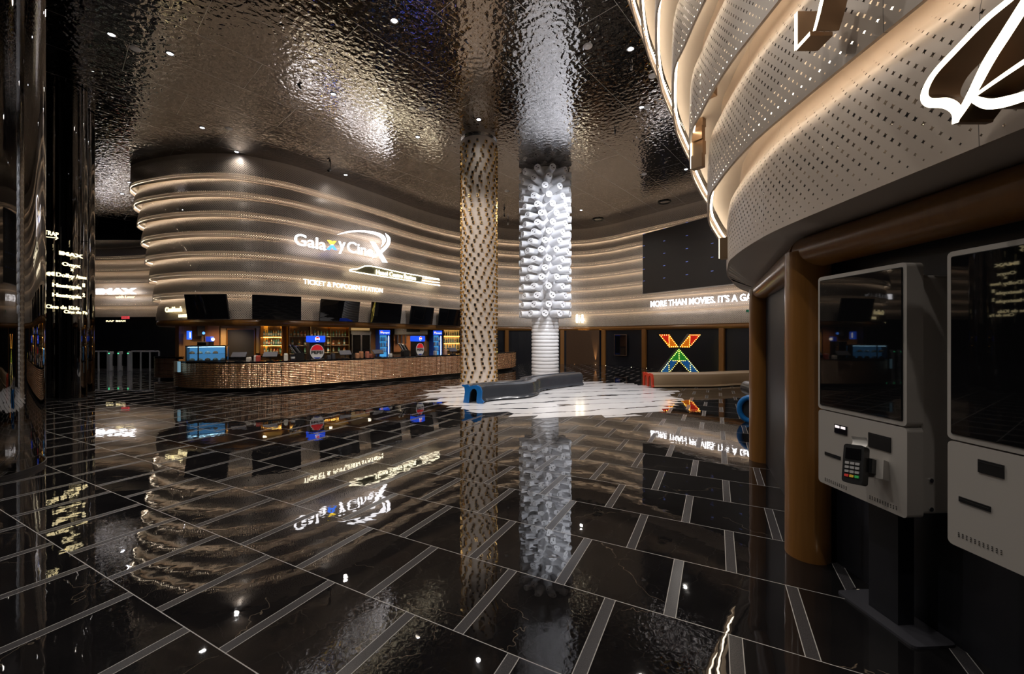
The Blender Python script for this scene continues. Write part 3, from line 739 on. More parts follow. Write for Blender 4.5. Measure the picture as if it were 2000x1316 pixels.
counter('side_counter', 'short rounded counter of ribbed metal left of the long bar', SC, .11, .93, .35)

def cnt(x, side=-.3):
    """plan point on the counter top at pixel column x"""
    p, n = plan_at(x, CP, side); return p, math.atan2(n[1], n[0]) + PI / 2

# ---- screens above the counter
TV = [((375, 575), (461, 575), (468, 623), (385, 622.5)), ((491.5, 575.5), (591, 580.5), (590.5, 625), (492, 622.5)), ((615, 583.5), (696, 589.5), (692, 627.5), (613, 626)),
      ((715.5, 588.5), (778, 594), (772, 631), (709.5, 628.5)), ((792, 596), (839, 601), (834, 633.5), (786, 631)), ((849, 602), (895, 604.5), (890, 636), (843, 633.5))]
for i, q in enumerate(TV):
    cx = sum(p[0] for p in q) / 4; p, n = plan_at(cx, None, .42); rz = math.atan2(n[1], n[0]) + PI / 2
    pl = Plane(p, (p[0] - n[1], p[1] + n[0]))
    us = [pl.hit(*a) for a in q]; wd = (abs(us[1][0] - us[0][0]) + abs(us[2][0] - us[3][0])) / 2 * .97
    z0 = min(us[2][1], us[3][1]) * .5 + max(us[2][1], us[3][1]) * .5; z1 = (us[0][1] + us[1][1]) / 2; zc = (z0 + z1) / 2; hh = (z1 - z0) * 1.03
    t = thing('menu_screen', '%s switched-off menu screen from the left above the bar counter' % ordw(i), 'screen', (p[0], p[1], zc), rz, 'dark screens above the counter')
    t.rotation_euler = (math.radians(9), 0, rz)
    mb = MB(); mb.rbox((-wd / 2, 0, -hh / 2), (wd / 2, .05, hh / 2), .012); mb.obj('casing', M['black'], t)
    mb = MB(); mb.box((-wd / 2 + .012, -.003, -hh / 2 + .014), (wd / 2 - .012, .002, hh / 2 - .012)); mb.obj('display', M['screen'], t)
    mb = MB(); mb.box((-.12, .05, -.12), (.12, .30, .10)); mb.obj('bracket', M['black'], t)

# ================================================================== LIT SIGNS
PL = Plane((-7.9, 15.6), (-4.45, 20.9))
t = on_plane(PL, 'lit_sign', 'large lit cinema name in white letters with a sweeping arc on the left wall', 'sign')
def spx(a, b, c, d): # sign lettering between picture corners (x0,ytop,x1,ybase) measured at its two ends
    u0, z0 = PL.hit(a, b); return u0, z0
g = lambda x, y: PL.hit(540 + x / 5.556, 420 + y / 5.556)
b0, t0_ = g(195, 318), g(195, 190); zb_, zt_ = 5.28, 5.76
def word(txt, xl, xr, yl_b, yl_t, mt, parent, name, bold=.0, **kw):
    a, b = g(xl, yl_b), g(xl, yl_t); c = g(xr, yl_b)
    return fit_text(txt, a[0], c[0], a[1], b[1], mt, parent, name, bold=bold, **kw)
word('Gala', 192, 535, 318, 192, M['white_lit'], t, 'lettering', bold=.008)
word('y', 672, 745, 372, 240, M['white_lit'], t, 'lettering', bold=.008)
word('Cine', 765, 1045, 396, 280, M['white_lit'], t, 'lettering', bold=.008)
# coloured x
YEL = mat('lit_yellow', (1, .8, .1), em=(1, .68, .05), es=3.5); BLU = mat('lit_blue', (.1, .3, 1), em=(.06, .22, 1), es=3.5)
def slab(pts, mt, parent, name, d=.04, w=0.0):
    mb = MB(); mb.prism(pts, -w - d, -w, 'y'); return mb.obj(name, mt, parent)
slab([g(550, 272), g(585, 275), g(612, 308), g(595, 330)], YEL, t, 'yellow_stroke'); slab([g(645, 285), g(612, 282), g(590, 310), g(606, 330)], YEL, t, 'yellow_stroke')
slab([g(595, 318), g(612, 330), g(575, 378), g(541, 374)], BLU, t, 'blue_stroke'); slab([g(606, 318), g(652, 380), g(618, 376), g(592, 330)], BLU, t, 'blue_stroke')
# big X with sweeping arc
slab([g(1015, 287), g(1062, 293), g(1200, 516), g(1150, 512)], M['white_lit'], t, 'diagonal_stroke')
arc_o = catmull([g(655, 214), g(760, 178), (g(880, 166)), g(1000, 172), g(1110, 192), g(1190, 222), g(1230, 262), g(1220, 320), g(1175, 378), g(1110, 430), g(1040, 466)], 5)
arc_i = catmull([g(655, 214), g(770, 192), g(880, 184), g(980, 192), g(1060, 212), g(1120, 240), g(1150, 270)], 5)
arc_j = catmull([g(1040, 466), g(1100, 408), g(1150, 352), g(1180, 305), g(1190, 262), g(1172, 228)], 5)
k = len(arc_o)
io = catmull([g(655, 214), g(770, 192), g(900, 182), g(1000, 196), g(1090, 222), g(1140, 258), g(1150, 300), g(1135, 342)], 6)
oo = catmull([g(655, 214), g(770, 176), g(900, 166), g(1010, 174), g(1110, 196), g(1172, 236), g(1176, 290), g(1135, 342)], 6)
def ribbon(A, B, mt, parent, name, d=.04):
    mb = MB(); n = len(A)
    vs = [(u, -d, z) for u, z in A] + [(u, -d, z) for u, z in B] + [(u, 0, z) for u, z in A] + [(u, 0, z) for u, z in B]
    fs = []
    for i in range(n - 1): fs += [(i, i + 1, n + i + 1, n + i), (2 * n + i, 3 * n + i, 3 * n + i + 1, 2 * n + i + 1), (i, 2 * n + i, 2 * n + i + 1, i + 1), (n + i, n + i + 1, 3 * n + i + 1, 3 * n + i)]
    mb.add(vs, fs); return mb.obj(name, mt, parent)
ribbon(oo, io, M['white_lit'], t, 'sweeping_arc')
o2 = catmull([g(1180, 200), g(1228, 250), g(1222, 320), g(1175, 380), g(1110, 432), g(1040, 466)], 6)
i2 = catmull([g(1180, 200), g(1200, 262), g(1190, 315), g(1148, 362), g(1095, 412), g(1040, 466)], 6)
ribbon(o2, i2, M['white_lit'], t, 'outer_arc')
# train outline with place name
t = on_plane(PL, 'lit_sign', 'lit outline of a train around white lettering, below the large cinema name', 'sign')
out = [g(x, y) for x, y in ((1760, 695), (1400, 632), (1200, 592), (1060, 560), (975, 552), (930, 562), (880, 582), (800, 592), (792, 606), (850, 617), (1050, 650), (1300, 690), (1500, 722), (1770, 766))]
P3 = catmull(out, 4); mb = MB(); mb.tube([(u, -.03, z) for u, z in P3], .022, 6); mb.obj('train_outline', M['halo'], t)
fa = [g(x, y) for x, y in ((1400, 635), (1200, 597), (1060, 566), (975, 558), (900, 580), (850, 612), (1050, 645), (1300, 685), (1500, 716), (1565, 722), (1580, 675))]
slab(fa, mat('train_face', (.20, .19, .12), .4), t, 'face_panel', .02)
for yy in (682, 712, 738):
    mb = MB(); a, b = g(1582, yy), g(1765, yy + 22); mb.tube([(a[0], -.03, a[1]), (b[0], -.03, b[1])], .018, 6); mb.obj('speed_line', M['halo'], t)
word('Hanoi Centre Station', 1075, 1500, 640, 592, M['halo'], t, 'lettering', bold=.0, w=-.05)
t = on_plane(PL, 'lit_sign', 'warm lit lettering TICKET & POPCORN STATION above the counter', 'sign')
word('TICKET & POPCORN STATION', 290, 1150, 744, 692, M['halo'], t, 'lettering', bold=.0)
# MORE THAN MOVIES sign
a, na = plan_at(1271, None, .35); b, nb_ = plan_at(1500, None, .35)
PM = Plane(a, b); t = on_plane(PM, 'lit_sign', 'white lettering MORE THAN MOVIES under the large dark video wall', 'sign')
u0, z0 = PM.hit(1271, 599.5); u1, z1 = PM.hit(1271, 588.5); u2, _ = PM.hit(1469, 580)
L1 = u2 - u0
fit_text("MORE THAN MOVIES. IT'S A GA", u0, u2, z0, z1, M['white_lit'], t, bold=.012)
# video wall
a = (7.15, 21.95); b = (9.35, 18.45); PV_ = Plane(a, b); wl = 6.6
t = on_plane(PV_, 'video_wall', 'large flat dark video wall with faint blue marks, high on the right', 'screen')
mb = MB(); mb.box((0, 0, 4.03), (wl, .12, 7.33)); mb.obj('casing', M['grey_body'], t)
mb = MB(); mb.box((.04, -.012, 4.07), (wl - .04, .0, 7.31)); mb.obj('display', mat('video_face', (.036, .031, .029), .5), t)
BM = mat('blue_mark', (.1, .15, .6), em=(.25, .35, 1), es=.7); mb = MB()
for i in range(5):
    for j in range(5): mb.box((.05 + i * 1.30, -.018, 4.75 + j * .64), (.17 + i * 1.30, -.012, 4.765 + j * .64))
o = mb.obj('test_marks', BM, t)
# corridor sign
PI_ = Plane((-29.0, 27.3), (-24.6, 26.9)); t = on_plane(PI_, 'lit_sign', 'bright white lettering with a small line below, on the corridor wall', 'sign')
u0, z0 = PI_.hit(188, 575); u1, z1 = PI_.hit(188, 563.5); u2, _ = PI_.hit(267, 573)
fit_text('IMAX', u0, u2, z0, z1, M['white_lit'], t, bold=.06)
u0, z0 = PI_.hit(226, 582); u1, z1 = PI_.hit(226, 577.5); u2, _ = PI_.hit(264, 582); fit_text('with', u0, u0 + (u2 - u0) * .42, z0, z1, M['warm_lit'], t, 'tagline', bold=.01); fit_text('Laser', u0 + (u2 - u0) * .5, u2, z0, z1, M['warm_lit'], t, 'tagline', bold=.01)
PD = Plane((-27.5, 26.6), (-23.5, 26.0)); t = on_plane(PD, 'lit_sign', 'small warm lettering above the corridor doors', 'sign')
u0, z0 = PD.hit(208, 628.5); u1, z1 = PD.hit(208, 625.5); u2, _ = PD.hit(246, 628.5); fit_text('RAP', u0, u0 + (u2 - u0) * .4, z0, z1, M['warm_lit'], t, bold=.0); fit_text('IMAX', u0 + (u2 - u0) * .5, u2, z0, z1, M['warm_lit'], t, bold=.02)
t = on_plane(PD, 'exit_sign', 'small red lit exit sign above the corridor doors', 'sign')
a, b = PD.hit(239, 622), PD.hit(253, 617.5); mb = MB(); mb.box((a[0], -.06, a[1] - .02), (b[0], 0, b[1])); mb.obj('casing', mat('red_lit', (.7, .1, .1), em=(1, .08, .1), es=.7), t)
fit_text('EXIT', a[0] + .08, b[0] - .08, a[1] + .02, b[1] - .03, M['white'], t, w=-.065, depth=.01)
# CineMunch sign
p, n = plan_at(322, None, .16); p2, _ = plan_at(350, None, .16)
PCm = Plane(p, p2); t = on_plane(PCm, 'lit_sign', 'warm lit eatery lettering at the rounded left end of the bands', 'sign')
u0, z0 = PCm.hit(324, 610); _, z1 = PCm.hit(324, 600); u2, _ = PCm.hit(356, 606); fit_text('CineMunch', u0, u2, z0, z1, M['warm_lit'], t, bold=.02)
u0, z0 = PCm.hit(350, 620); _, z1 = PCm.hit(350, 614); u2, _ = PCm.hit(368, 618); fit_text('EATERY', u0, u2, z0, z1, M['warm_lit'], t, 'small_lettering', bold=.01)
# restroom pictograms
p, n = plan_at(1132, None, .3); PR_ = Plane(p, (p[0] - n[1], p[1] + n[0]))
t = on_plane(PR_, 'restroom_sign', 'lit pictograms of a man and a woman above the wooden passage', 'sign')
h = lambda x, y: PR_.hit(1100 + x / 4.7, 360 + y / 4.7)
for nm, xs in (('man', 128), ('woman', 176)):
    c = h(xs, 1204); mb = MB(); mb.prism([(c[0] + .07 * math.cos(k * PI / 6), c[1] + .07 * math.sin(k * PI / 6)) for k in range(12)], -.05, 0, 'y'); 
    if nm == 'man': pts = [h(116, 1214), h(140, 1214), h(140, 1246), h(136, 1272), h(120, 1272), h(116, 1246)]
    else: pts = [h(168, 1214), h(184, 1214), h(196, 1252), h(186, 1253), h(186, 1272), h(166, 1272), h(166, 1253), h(156, 1252)]
    mb.prism(pts, -.05, 0, 'y'); mb.obj('figure', M['halo'], t)
mb = MB(); a, b = h(151, 1272), h(154, 1200); mb.box((a[0], -.05, a[1]), (b[0], 0, b[1])); mb.obj('divider', M['halo'], t)
p, n = plan_at(1463, None, .25); PG = Plane(p, (p[0] - n[1], p[1] + n[0])); t = on_plane(PG, 'exit_sign', 'small green exit sign at the right end of the back bands', 'sign')
a, b = PG.hit(1458, 610), PG.hit(1475, 604); mb = MB(); mb.box((a[0], -.05, a[1]), (b[0], 0, b[1])); mb.obj('casing', mat('green_sign', (.01, .09, .05), .3, em=(.0, .5, .25), es=.05), t)
fit_text('EXIT', a[0] + .12, b[0] - .12, a[1] + .04, b[1] - .05, mat('green_lit', (.3, .9, .6), em=(.3, 1, .6), es=.35), t, w=-.055, depth=.01)

# ================================================================== X OF BULBS
PX = Plane((6.0, 19.0), (9.0, 19.0)); t = thing('marquee_letter', 'big letter X lit with yellow bulbs over red, green and blue faces', 'sign', (0, 19.0, 0))
sx = lambda x, y: ((1080 + x / 4.167 - 1000) / F * 19.0, max(.02, H + (658 - 600 - y / 4.167) / F * 19.0))
cols = {'red': (.75, .02, .01), 'orange': (.85, .22, .01), 'green': (.02, .30, .04), 'blue': (.01, .12, .45)}
lit = {k: mat('lit_%s_face' % k, c, .4, em=c, es=.28) for k, c in cols.items()}
faces = [('red', [(860, 220), (945, 220), (945, 300)]), ('orange', [(860, 220), (945, 300), (945, 328)]), ('orange', [(945, 220), (1020, 325), (945, 328)]), ('red', [(1200, 220), (1110, 220), (1110, 262), (1125, 315)]), ('orange', [(1110, 220), (1110, 328), (1030, 325)]),
         ('green', [(1022, 335), (1022, 430), (940, 430)]), ('green', [(1024, 335), (1108, 430), (1024, 430)]), ('blue', [(940, 432), (1010, 432), (950, 520), (950, 432)]), ('blue', [(1035, 432), (1108, 432), (1108, 520)]), ('blue', [(938, 436), (938, 535), (870, 535)]), ('blue', [(1112, 440), (1185, 528), (1112, 528)])]
outl = [[(855, 216), (948, 216), (1022, 330), (945, 332)], [(1108, 216), (1206, 216), (1108, 330), (1024, 330)], [(1022, 332), (1190, 534), (1116, 534), (1022, 438), (948, 538), (864, 538)]]
for p_ in outl: mb = MB(); mb.prism([sx(*q) for q in p_], -.02, .22, 'y'); mb.obj('channel', M['black'], t)
for c_, p_ in faces: mb = MB(); mb.prism([sx(*q) for q in p_], -.035, -.02, 'y'); mb.obj('face_panel', lit[c_], t)
bm_ = MB(); bm_.sphere((0, 0, 0), .017, 8, 6); bulb = bm_.mesh('bulb', mat('bulb_glow', (1, .8, .3), em=(1, .72, .12), es=7.0), True)
lines = [((868, 226), (940, 226)), ((940, 226), (1012, 320)), ((940, 226), (944, 322)), ((868, 226), (944, 322)), ((944, 322), (1012, 320)), ((1112, 226), (1192, 226)), ((1112, 226), (1034, 320)), ((1112, 226), (1108, 322)), ((1192, 226), (1108, 322)), ((1034, 322), (1108, 322)),
         ((1022, 342), (872, 530)), ((1022, 342), (1180, 526)), ((1022, 342), (1024, 430)), ((942, 434), (1105, 434)), ((940, 440), (942, 520)), ((1018, 440), (945, 530)), ((876, 532), (940, 534)), ((1028, 440), (1108, 526)), ((1112, 440), (1116, 520))]
pts = []
for a, b in lines:
    L_ = math.hypot(a[0] - b[0], a[1] - b[1]); n = max(2, int(L_ / 15.5))
    for i in range(n + 1):
        q = (a[0] + (b[0] - a[0]) * i / n, a[1] + (b[1] - a[1]) * i / n)
        if all(math.hypot(q[0] - r[0], q[1] - r[1]) > 9.5 for r in pts): pts.append(q)
rest = MB()
for i, q in enumerate(pts):
    x, z = sx(*q)
    if i < 100: o = link('bulb', bulb, t); o.location = (x, -.05, z)
    else: rest.sphere((x, -.05, z), .017, 8, 6)
if rest.v: o = rest.obj('bulbs', bulb.materials[0], t); o['kind'] = 'stuff'
# framed poster on the dark wall
p, n = plan_at(1212.5, None, .02); PP = Plane(p, (p[0] - n[1], p[1] + n[0])); t = on_plane(PP, 'poster_frame', 'tall switched-off poster screen in a thin bronze frame on the dark wall', 'screen')
a, b = PP.hit(1200.5, 693.5), PP.hit(1224.5, 653); mb = MB(); mb.box((a[0], -.06, a[1]), (b[0], .0, b[1])); mb.obj('frame', mat('bronze_frame', (.45, .30, .20), .3, .8), t)
mb = MB(); mb.box((a[0] + .03, -.07, a[1] + .03), (b[0] - .03, -.06, b[1] - .03)); mb.obj('display', M['screen'], t)
# wood passage panel + uplights
p, n = plan_at(1105, None, -.03); p2, n2 = plan_at(1172, None, -.03); P5 = Plane(p, p2); t = on_plane(P5, 'passage_panel', 'brown panel between wooden posts washed by four uplights', 'panel')
mb = MB(); mb.box((0.05, -.05, 0), (math.hypot(p2[0] - p[0], p2[1] - p[1]) - .05, .02, 2.12)); mb.obj('board', mat('passage_brown', (.10, .055, .03), .28, var=.5), t)
def uplight(x, y, label, power, color=(1, .72, .4), angle=40):
    t = thing('floor_uplight', label, 'floor light', (x, y, 0))
    mb = MB(); mb.revolve([(.028, .001), (.045, .001), (.045, .008), (.028, .008)], 14); mb.obj('bezel', M['steel'], t, True)
    mb = MB(); mb.revolve([(0, .006), (.028, .006)], 14); mb.obj('lens', M['warm_lamp'], t)
    lamp('SPOT', 'bulb', (0, 0, .03), power, color, t, (0, 0, 1), .015, angle, .8)
for i, x in enumerate((1122, 1140, 1152, 1165)):
    p, n = plan_at(x, None, .16); uplight(p[0], p[1], '%s floor uplight from the left under the brown passage panel' % ordw(i), 380, angle=24)
for i, x in enumerate((1189, 1240, 1270)):
    p, n = plan_at(x, None, .35); uplight(p[0], p[1], 'tiny floor light %s' % ['left of the poster screen', 'right of the poster screen', 'left of the big bulb letter'][i], 1.5, (.8, .85, 1))
uplight(2.32, 2.66, 'small floor light beside the nearer ticket kiosk foot', 4, (1, .95, .9), 60)
uplight(2.95, 4.25, 'small floor light at the dark wall between the brown posts', 4, (1, .95, .9), 60)
uplight(2.68, 3.80, 'small floor light right of the foot of the nearer brown post', 4, (1, .95, .9), 60)
# ================================================================== MIRRORED COLUMNS, LEFT
for (x, y, r), lb in zip(((-6.93, 4.77, .90), (-12.60, 11.0, .27), (-11.97, 10.92, .268), (-12.98, 12.05, .30)), ('large polished black mirror column at the left edge', 'slim black mirror column just behind the large one', 'slim black mirror column behind the lit hall names', 'farthest slim black mirror column beside the corridor')):
    t = thing('mirror_column', lb, 'column', (x, y, 0))
    mb = MB(); mb.revolve([(0, 0.02), (r, 0.02), (r, CEIL - .02), (0, CEIL - .02)], 96 if r > .5 else 48); mb.obj('mirror_cladding', M['black_mirror'], t, True)
    mb = MB(); mb.revolve([(r + .004, 0), (r + .008, .0), (r + .008, .05), (r + .001, .052)], 48); mb.obj('base_ring', M['black'], t, True)
PD2 = Plane((-11.66, 10.0), (-11.56, 11.2)); t = on_plane(PD2, 'directory_sign', 'tall warm lit list of hall names in front of the mirrored columns', 'sign')
def dline(txt, xl, xr, ytl, ybl, name='lettering', bold=.02, sc=4.389, oy=300, es='warm_lit'):
    a, b = PD2.hit(xl / sc, oy + ybl / sc), PD2.hit(xl / sc, oy + ytl / sc); c = PD2.hit(xr / sc, oy + ybl / sc)
    return fit_text(txt, a[0], c[0], a[1], b[1], M[es], t, name, bold=bold, depth=.02)
dline('TRAP', 375, 497, 652, 688, bold=0); dline('IMAX', 505, 708, 832, 864, bold=.05); dline('Onyx', 530, 687, 926, 957); dline('x', 603, 628, 975, 1005)
dline('Dolby', 478, 637, 1016, 1050); dline('Atmos', 650, 738, 1037, 1068, bold=0); [(dline('Haatopia', 447, 695, y_, y_ + 33, bold=.03), dline(n_, 705, 724, y_ + 6, y_ + 38, bold=.03)) for n_, y_ in (('1', 1105), ('2', 1190))]
dline('Cine de Kids', 265, 462, 700, 722, sc=2.99, oy=360, bold=.01); dline('Cine de Fa', 372, 508, 733, 752, sc=2.99, oy=360, bold=.01)
q = lambda x, y: PD2.hit(x / 4.389, 300 + y / 4.389)
mb = MB(); a, b = q(388, 712), q(495, 724); mb.tube([(a[0], -.01, a[1]), (b[0], -.01, b[1])], .009, 6); c_, d_ = q(474, 708), q(472, 738)
mb.tube([(c_[0], -.01, c_[1]), (b[0], -.01, b[1]), (d_[0], -.01, d_[1])], .009, 6); mb.obj('arrow', M['warm_lit'], t)
for xs in ((395, 425), (430, 462)):
    a, b = q(xs[0], 1045), q(xs[1], 1012); hh = (b[1] - a[1]) / 2; cz = (a[1] + b[1]) / 2
    pts = [(b[0], cz - hh), (b[0], cz + hh)] + [(b[0] - (b[0] - a[0]) * math.sin(k * PI / 8), cz + hh * math.cos(k * PI / 8)) for k in range(1, 8)]
    slab(pts, M['warm_lit'], t, 'half_disc', .02)
mb = MB(); a, b = q(600, 1235), q(600, 655); mb.box((a[0] - .004, .01, a[1]), (a[0] + .004, .03, b[1])); mb.box((a[0] - .01, .03, 2.2), (a[0] + .01, .05, 2.22)); 
mb = MB(); mb.tube([(.35, .03, 2.2), (.35, .03, 4.55)], .006, 6); mb.obj('mounting_rod', M['black'], t)
for z_ in (2.4, 3.3, 4.3): MB().tube([(.92, .0, z_), (.92, .11, z_)], .012, 6).obj('bracket', M['black'], t)

# ================================================================== TURNSTILES
ZG = 20.1
def gx(x): return (x - 1000) / F * ZG
for (xa, xb), lb in (((175, 210.5), 'glass barrier with metal rail left of the turnstiles'), ((257, 311), 'glass barrier with metal rail right of the turnstiles')):
    a, b = gx(xa), gx(xb); t = thing('glass_barrier', lb, 'barrier', (a, ZG, 0)); wd = b - a
    mb = MB(); mb.tube([(0, 0, .98), (wd, 0, .98)], .03, 8); mb.obj('rail', M['pale_metal'], t, True)
    n = 2 if wd < 1.2 else 3
    for k in range(n + 1): mb = MB(); mb.box((wd * k / n - .025, -.025, 0), (wd * k / n + .025, .025, .96)); mb.obj('post', M['pale_metal'], t)
    for k in range(n): mb = MB(); mb.box((wd * k / n + .05, -.006, .12), (wd * (k + 1) / n - .05, .006, .9)); mb.obj('glass_panel', M['glass'], t)
for i, x in enumerate((216, 234, 253)):
    t = thing('turnstile', ['left', 'middle', 'right'][i] + ' slim metal turnstile with green light at the corridor', 'turnstile', (gx(x), ZG + .02, 0))
    mb = MB(); mb.rbox((-.04, -.1, 0), (.04, .10, .97), .02, 0, 'y'); mb.obj('housing', M['pale_metal'], t)
    mb = MB(); mb.box((-.03, -.108, .86), (.03, -.10, .9)); mb.obj('green_lamp', mat('green_lamp', (.1, .9, .4), em=(.1, 1, .4), es=2), t)
    if i < 2: mb = MB(); mb.rbox((.08, .0, .25), (.36, .012, .85), .04, 0, 'y'); mb.obj('glass_flap', M['glass'], t)

# ================================================================== KIOSKS
def kiosk(label, a, b, feats):
    pl = Plane(a, b); W = math.hypot(b[0] - a[0], b[1] - a[1]); t = on_plane(pl, 'ticket_kiosk', label, 'kiosk')
    G = M['grey_body']
    mb = MB(); mb.rbox((0, 0, 1.222), (W, .095, 2.10), .022, 0, 'y'); mb.obj('screen_housing', G, t)
    mb = MB(); mb.rbox((.018, -.004, 1.248), (W - .018, .001, 2.076), .008, 0, 'y'); mb.obj('screen_bezel', M['black'], t)
    mb = MB(); mb.rbox((.022, -.0065, 1.252), (W - .022, -.0035, 2.072), .006, 0, 'y'); mb.obj('touchscreen', M['screen'], t)
    mb = MB(); mb.rbox((0, .002, .73), (W, .095, 1.214), .022, 0, 'y'); mb.obj('lower_housing', G, t)
    mb = MB(); mb.rbox((.012, .0955, .745), (W - .012, .335, 2.035), .02, 0, 'y'); mb.box((.02, .02, 1.21), (W - .02, .1, 1.226), 0); mb.obj('rear_cabinet', G, t)
    for nm, (x0, y0, x1, y1), kind in feats:
        c0, c1 = pl.hit(x0, y0), pl.hit(x1, y1)
        u0, u1 = sorted((c0[0], c1[0])); z0, z1 = sorted((c0[1], c1[1]))
        if kind == 'slot':
            mb = MB(); mb.box((u0, -.003, z0), (u1, .003, z1)); mb.box((u0 + .004, -.0045, z1 - .012), (u1 - .004, -.003, z1 - .009), 1); mb.obj(nm, [M['black'], M['dark']], t)
        elif kind == 'window':
            f = MB().box((u0, -.003, z0), (u1, .003, z1)).obj(nm, M['black_gloss'], t)
            for k in (0, 1):
                m_ = u0 + (u1 - u0) * (.10 + .46 * k); MB().box((m_, -.006, z1 - (z1 - z0) * .36), (m_ + (u1 - u0) * .34, -.004, z1 - (z1 - z0) * .1)).obj('lit_lens', mat('lens_glow', (.9, .85, .85), em=(1, .9, .9), es=.9), f)
        elif kind == 'dots':
            mb = MB(); n = 11
            for i in range(n):
                for j in range(3):
                    u = u0 + (u1 - u0) * i / (n - 1); z = z0 + .008 * j; mb.box((u - .0022, -.0008, z - .0016), (u + .0022, .003, z + .0016))
            mb.obj(nm, M['dark'], t)
    for z in (.93, .775):
        mb = MB(); mb.tube([(W - .013, .15, z), (W - .006, .15, z)], .012, 12); mb.obj('side_lock', M['steel'], t)
    mb = MB(); mb.box((.19, .17, .0), (.37, .27, .75)); mb.obj('pole', M['panel_rough'], t)
    mb = MB(); mb.rbox((.04, .09, .0), (.53, .345, .014), .03, 0, 'z'); mb.obj('base_plate', mat('dark_slate_plate', (.05, .05, .06), .4, var=.4, vs=40), t)
    return t, pl
k3 = lambda x, y: (1580 + x / 2.55, 800 + y / 2.55)
def R4(a, b, c, d): return (*k3(a, b), *k3(c, d))
t1, pk = kiosk('nearer-to-the-post grey ticket kiosk with a card terminal on its front', (2.065, 2.70), (2.10, 2.13), [('scanner_window', R4(128, 70, 190, 130), 'window'), ('card_slot', R4(80, 208, 157, 250), 'slot'), ('printer_opening', R4(297, 112, 408, 215), 'slot'), ('speaker_grille', R4(80, 352, 184, 372), 'dots'), ('speaker_grille', R4(302, 442, 434, 470), 'dots')])
t2, pk2 = kiosk('grey ticket kiosk cut off by the right edge of the photo', (2.06, 1.895), (2.09, 1.325), [('scanner_window', R4(843, 245, 972, 345), 'slot'), ('card_slot', R4(748, 430, 905, 510), 'slot'), ('speaker_grille', R4(745, 630, 957, 685), 'dots')])
# card terminal with receipt
c = pk.hit(*k3(352, 262)); t = thing('card_terminal', 'black card payment terminal with a curled receipt on the kiosk front', 'card terminal', (pk.a[0] + pk.d[0] * c[0] + pk.n[0] * .145, pk.a[1] + pk.d[1] * c[0] + pk.n[1] * .145, c[1]), pk.rz())
t.rotation_euler = (math.radians(-18), math.radians(-6), pk.rz() + .35); t.scale = (1.3, 1.3, 1.3)
mb = MB(); mb.rbox((-.038, -.02, -.09), (.038, .022, .075), .012, 0, 'y'); mb.obj('body', M['black'], t)
mb = MB(); mb.box((-.028, -.023, .012), (.028, -.02, .058)); mb.obj('display', M['screen'], t)
for r_ in range(4):
    for c_ in range(3):
        mb = MB(); mb.rbox((-.027 + c_ * .019, -.0245, -.012 - r_ * .018), (-.012 + c_ * .019, -.02, -.001 - r_ * .018), .002, 0, 'y')
        cc = [(.7, .05, .04), (.75, .5, .05), (.05, .5, .12)][c_] if r_ == 3 else (.35, .35, .36)
        mb.obj('key', mat('key_%d_%d' % (r_, c_), cc, .4), t)
mb = MB(); path = [(0, .002 + .022 * math.sin(a) , .085 + .022 * (1 - math.cos(a)) - .012) for a in [k * .35 for k in range(9)]]
vs = []; 
for p in path: vs += [(-.028, p[1], p[2]), (.028, p[1], p[2]), (.028, p[1] + .0012, p[2]), (-.028, p[1] + .0012, p[2])]
n = len(path); mb.add(vs, [(i * 4 + j, i * 4 + (j + 1) % 4, i * 4 + 4 + (j + 1) % 4, i * 4 + 4 + j) for i in range(n - 1) for j in range(4)]); mb.obj('receipt', M['paper'], t, True)
mb = MB(); mb.box((-.02, .02, -.03), (.05, .085, .03)); mb.box((.0, .05, -.045), (.075, .10, .035), 1); mb.obj('holder', [M['black'], M['grey_body']], t)

# ================================================================== SCRIPT SIGN ON THE RIGHT BANDS
PS = Plane((1.72, 4.0), (1.72, 1.0)); t = on_plane(PS, 'lit_sign', 'giant lit script lettering standing off the perforated bands, upper right', 'sign')
s1 = lambda x, y: PS.hit(1560 + x / 2.741, y / 2.741)
def ext_stroke(pts, ws, name, close=False):
    P = catmull(pts, 6) if len(pts) > 2 else pts; Wd = []
    m_ = len(P)
    for i in range(m_):
        f = i / (m_ - 1) * (len(ws) - 1); k = min(int(f), len(ws) - 2); Wd.append(ws[k] + (ws[k + 1] - ws[k]) * (f - k))
    N = normals(P); A = [(p[0] + n[0] * w_, p[1] + n[1] * w_) for p, n, w_ in zip(P, N, Wd)]; B = [(p[0] - n[0] * w_, p[1] - n[1] * w_) for p, n, w_ in zip(P, N, Wd)]
    mb = MB(); n = m_
    vs = [(u, -.03, z) for u, z in A] + [(u, -.03, z) for u, z in B]; mb.add(vs, [(i, i + 1, n + i + 1, n + i) for i in range(n - 1)], 0)
    vs = [(u, -.028, z) for u, z in A] + [(u, -.028, z) for u, z in B] + [(u, .10, z) for u, z in A] + [(u, .10, z) for u, z in B]; fs = []
    for i in range(n - 1): fs += [(i, i + 1, 2 * n + i + 1, 2 * n + i), (n + i, n + i + 1, 3 * n + i + 1, 3 * n + i), (2 * n + i, 2 * n + i + 1, 3 * n + i + 1, 3 * n + i)]
    fs += [(0, n, 3 * n, 2 * n), (n - 1, 2 * n - 1, 4 * n - 1, 3 * n - 1)]; mb.add(vs, fs, 1)
    return mb.obj(name, [M['halo'], M['letter_side']], t)
M['letter_side'] = mat('bronze_letter_side', (.36, .24, .15), .3, .7)
ext_stroke([s1(1330, -130), s1(1200, -20), s1(1040, 110), s1(880, 270), s1(760, 400), s1(712, 500), s1(735, 548), s1(830, 553), s1(885, 590), s1(880, 660)], [.010, .012, .013, .013, .014, .016, .016, .018, .018, .012], 'loop_stroke')
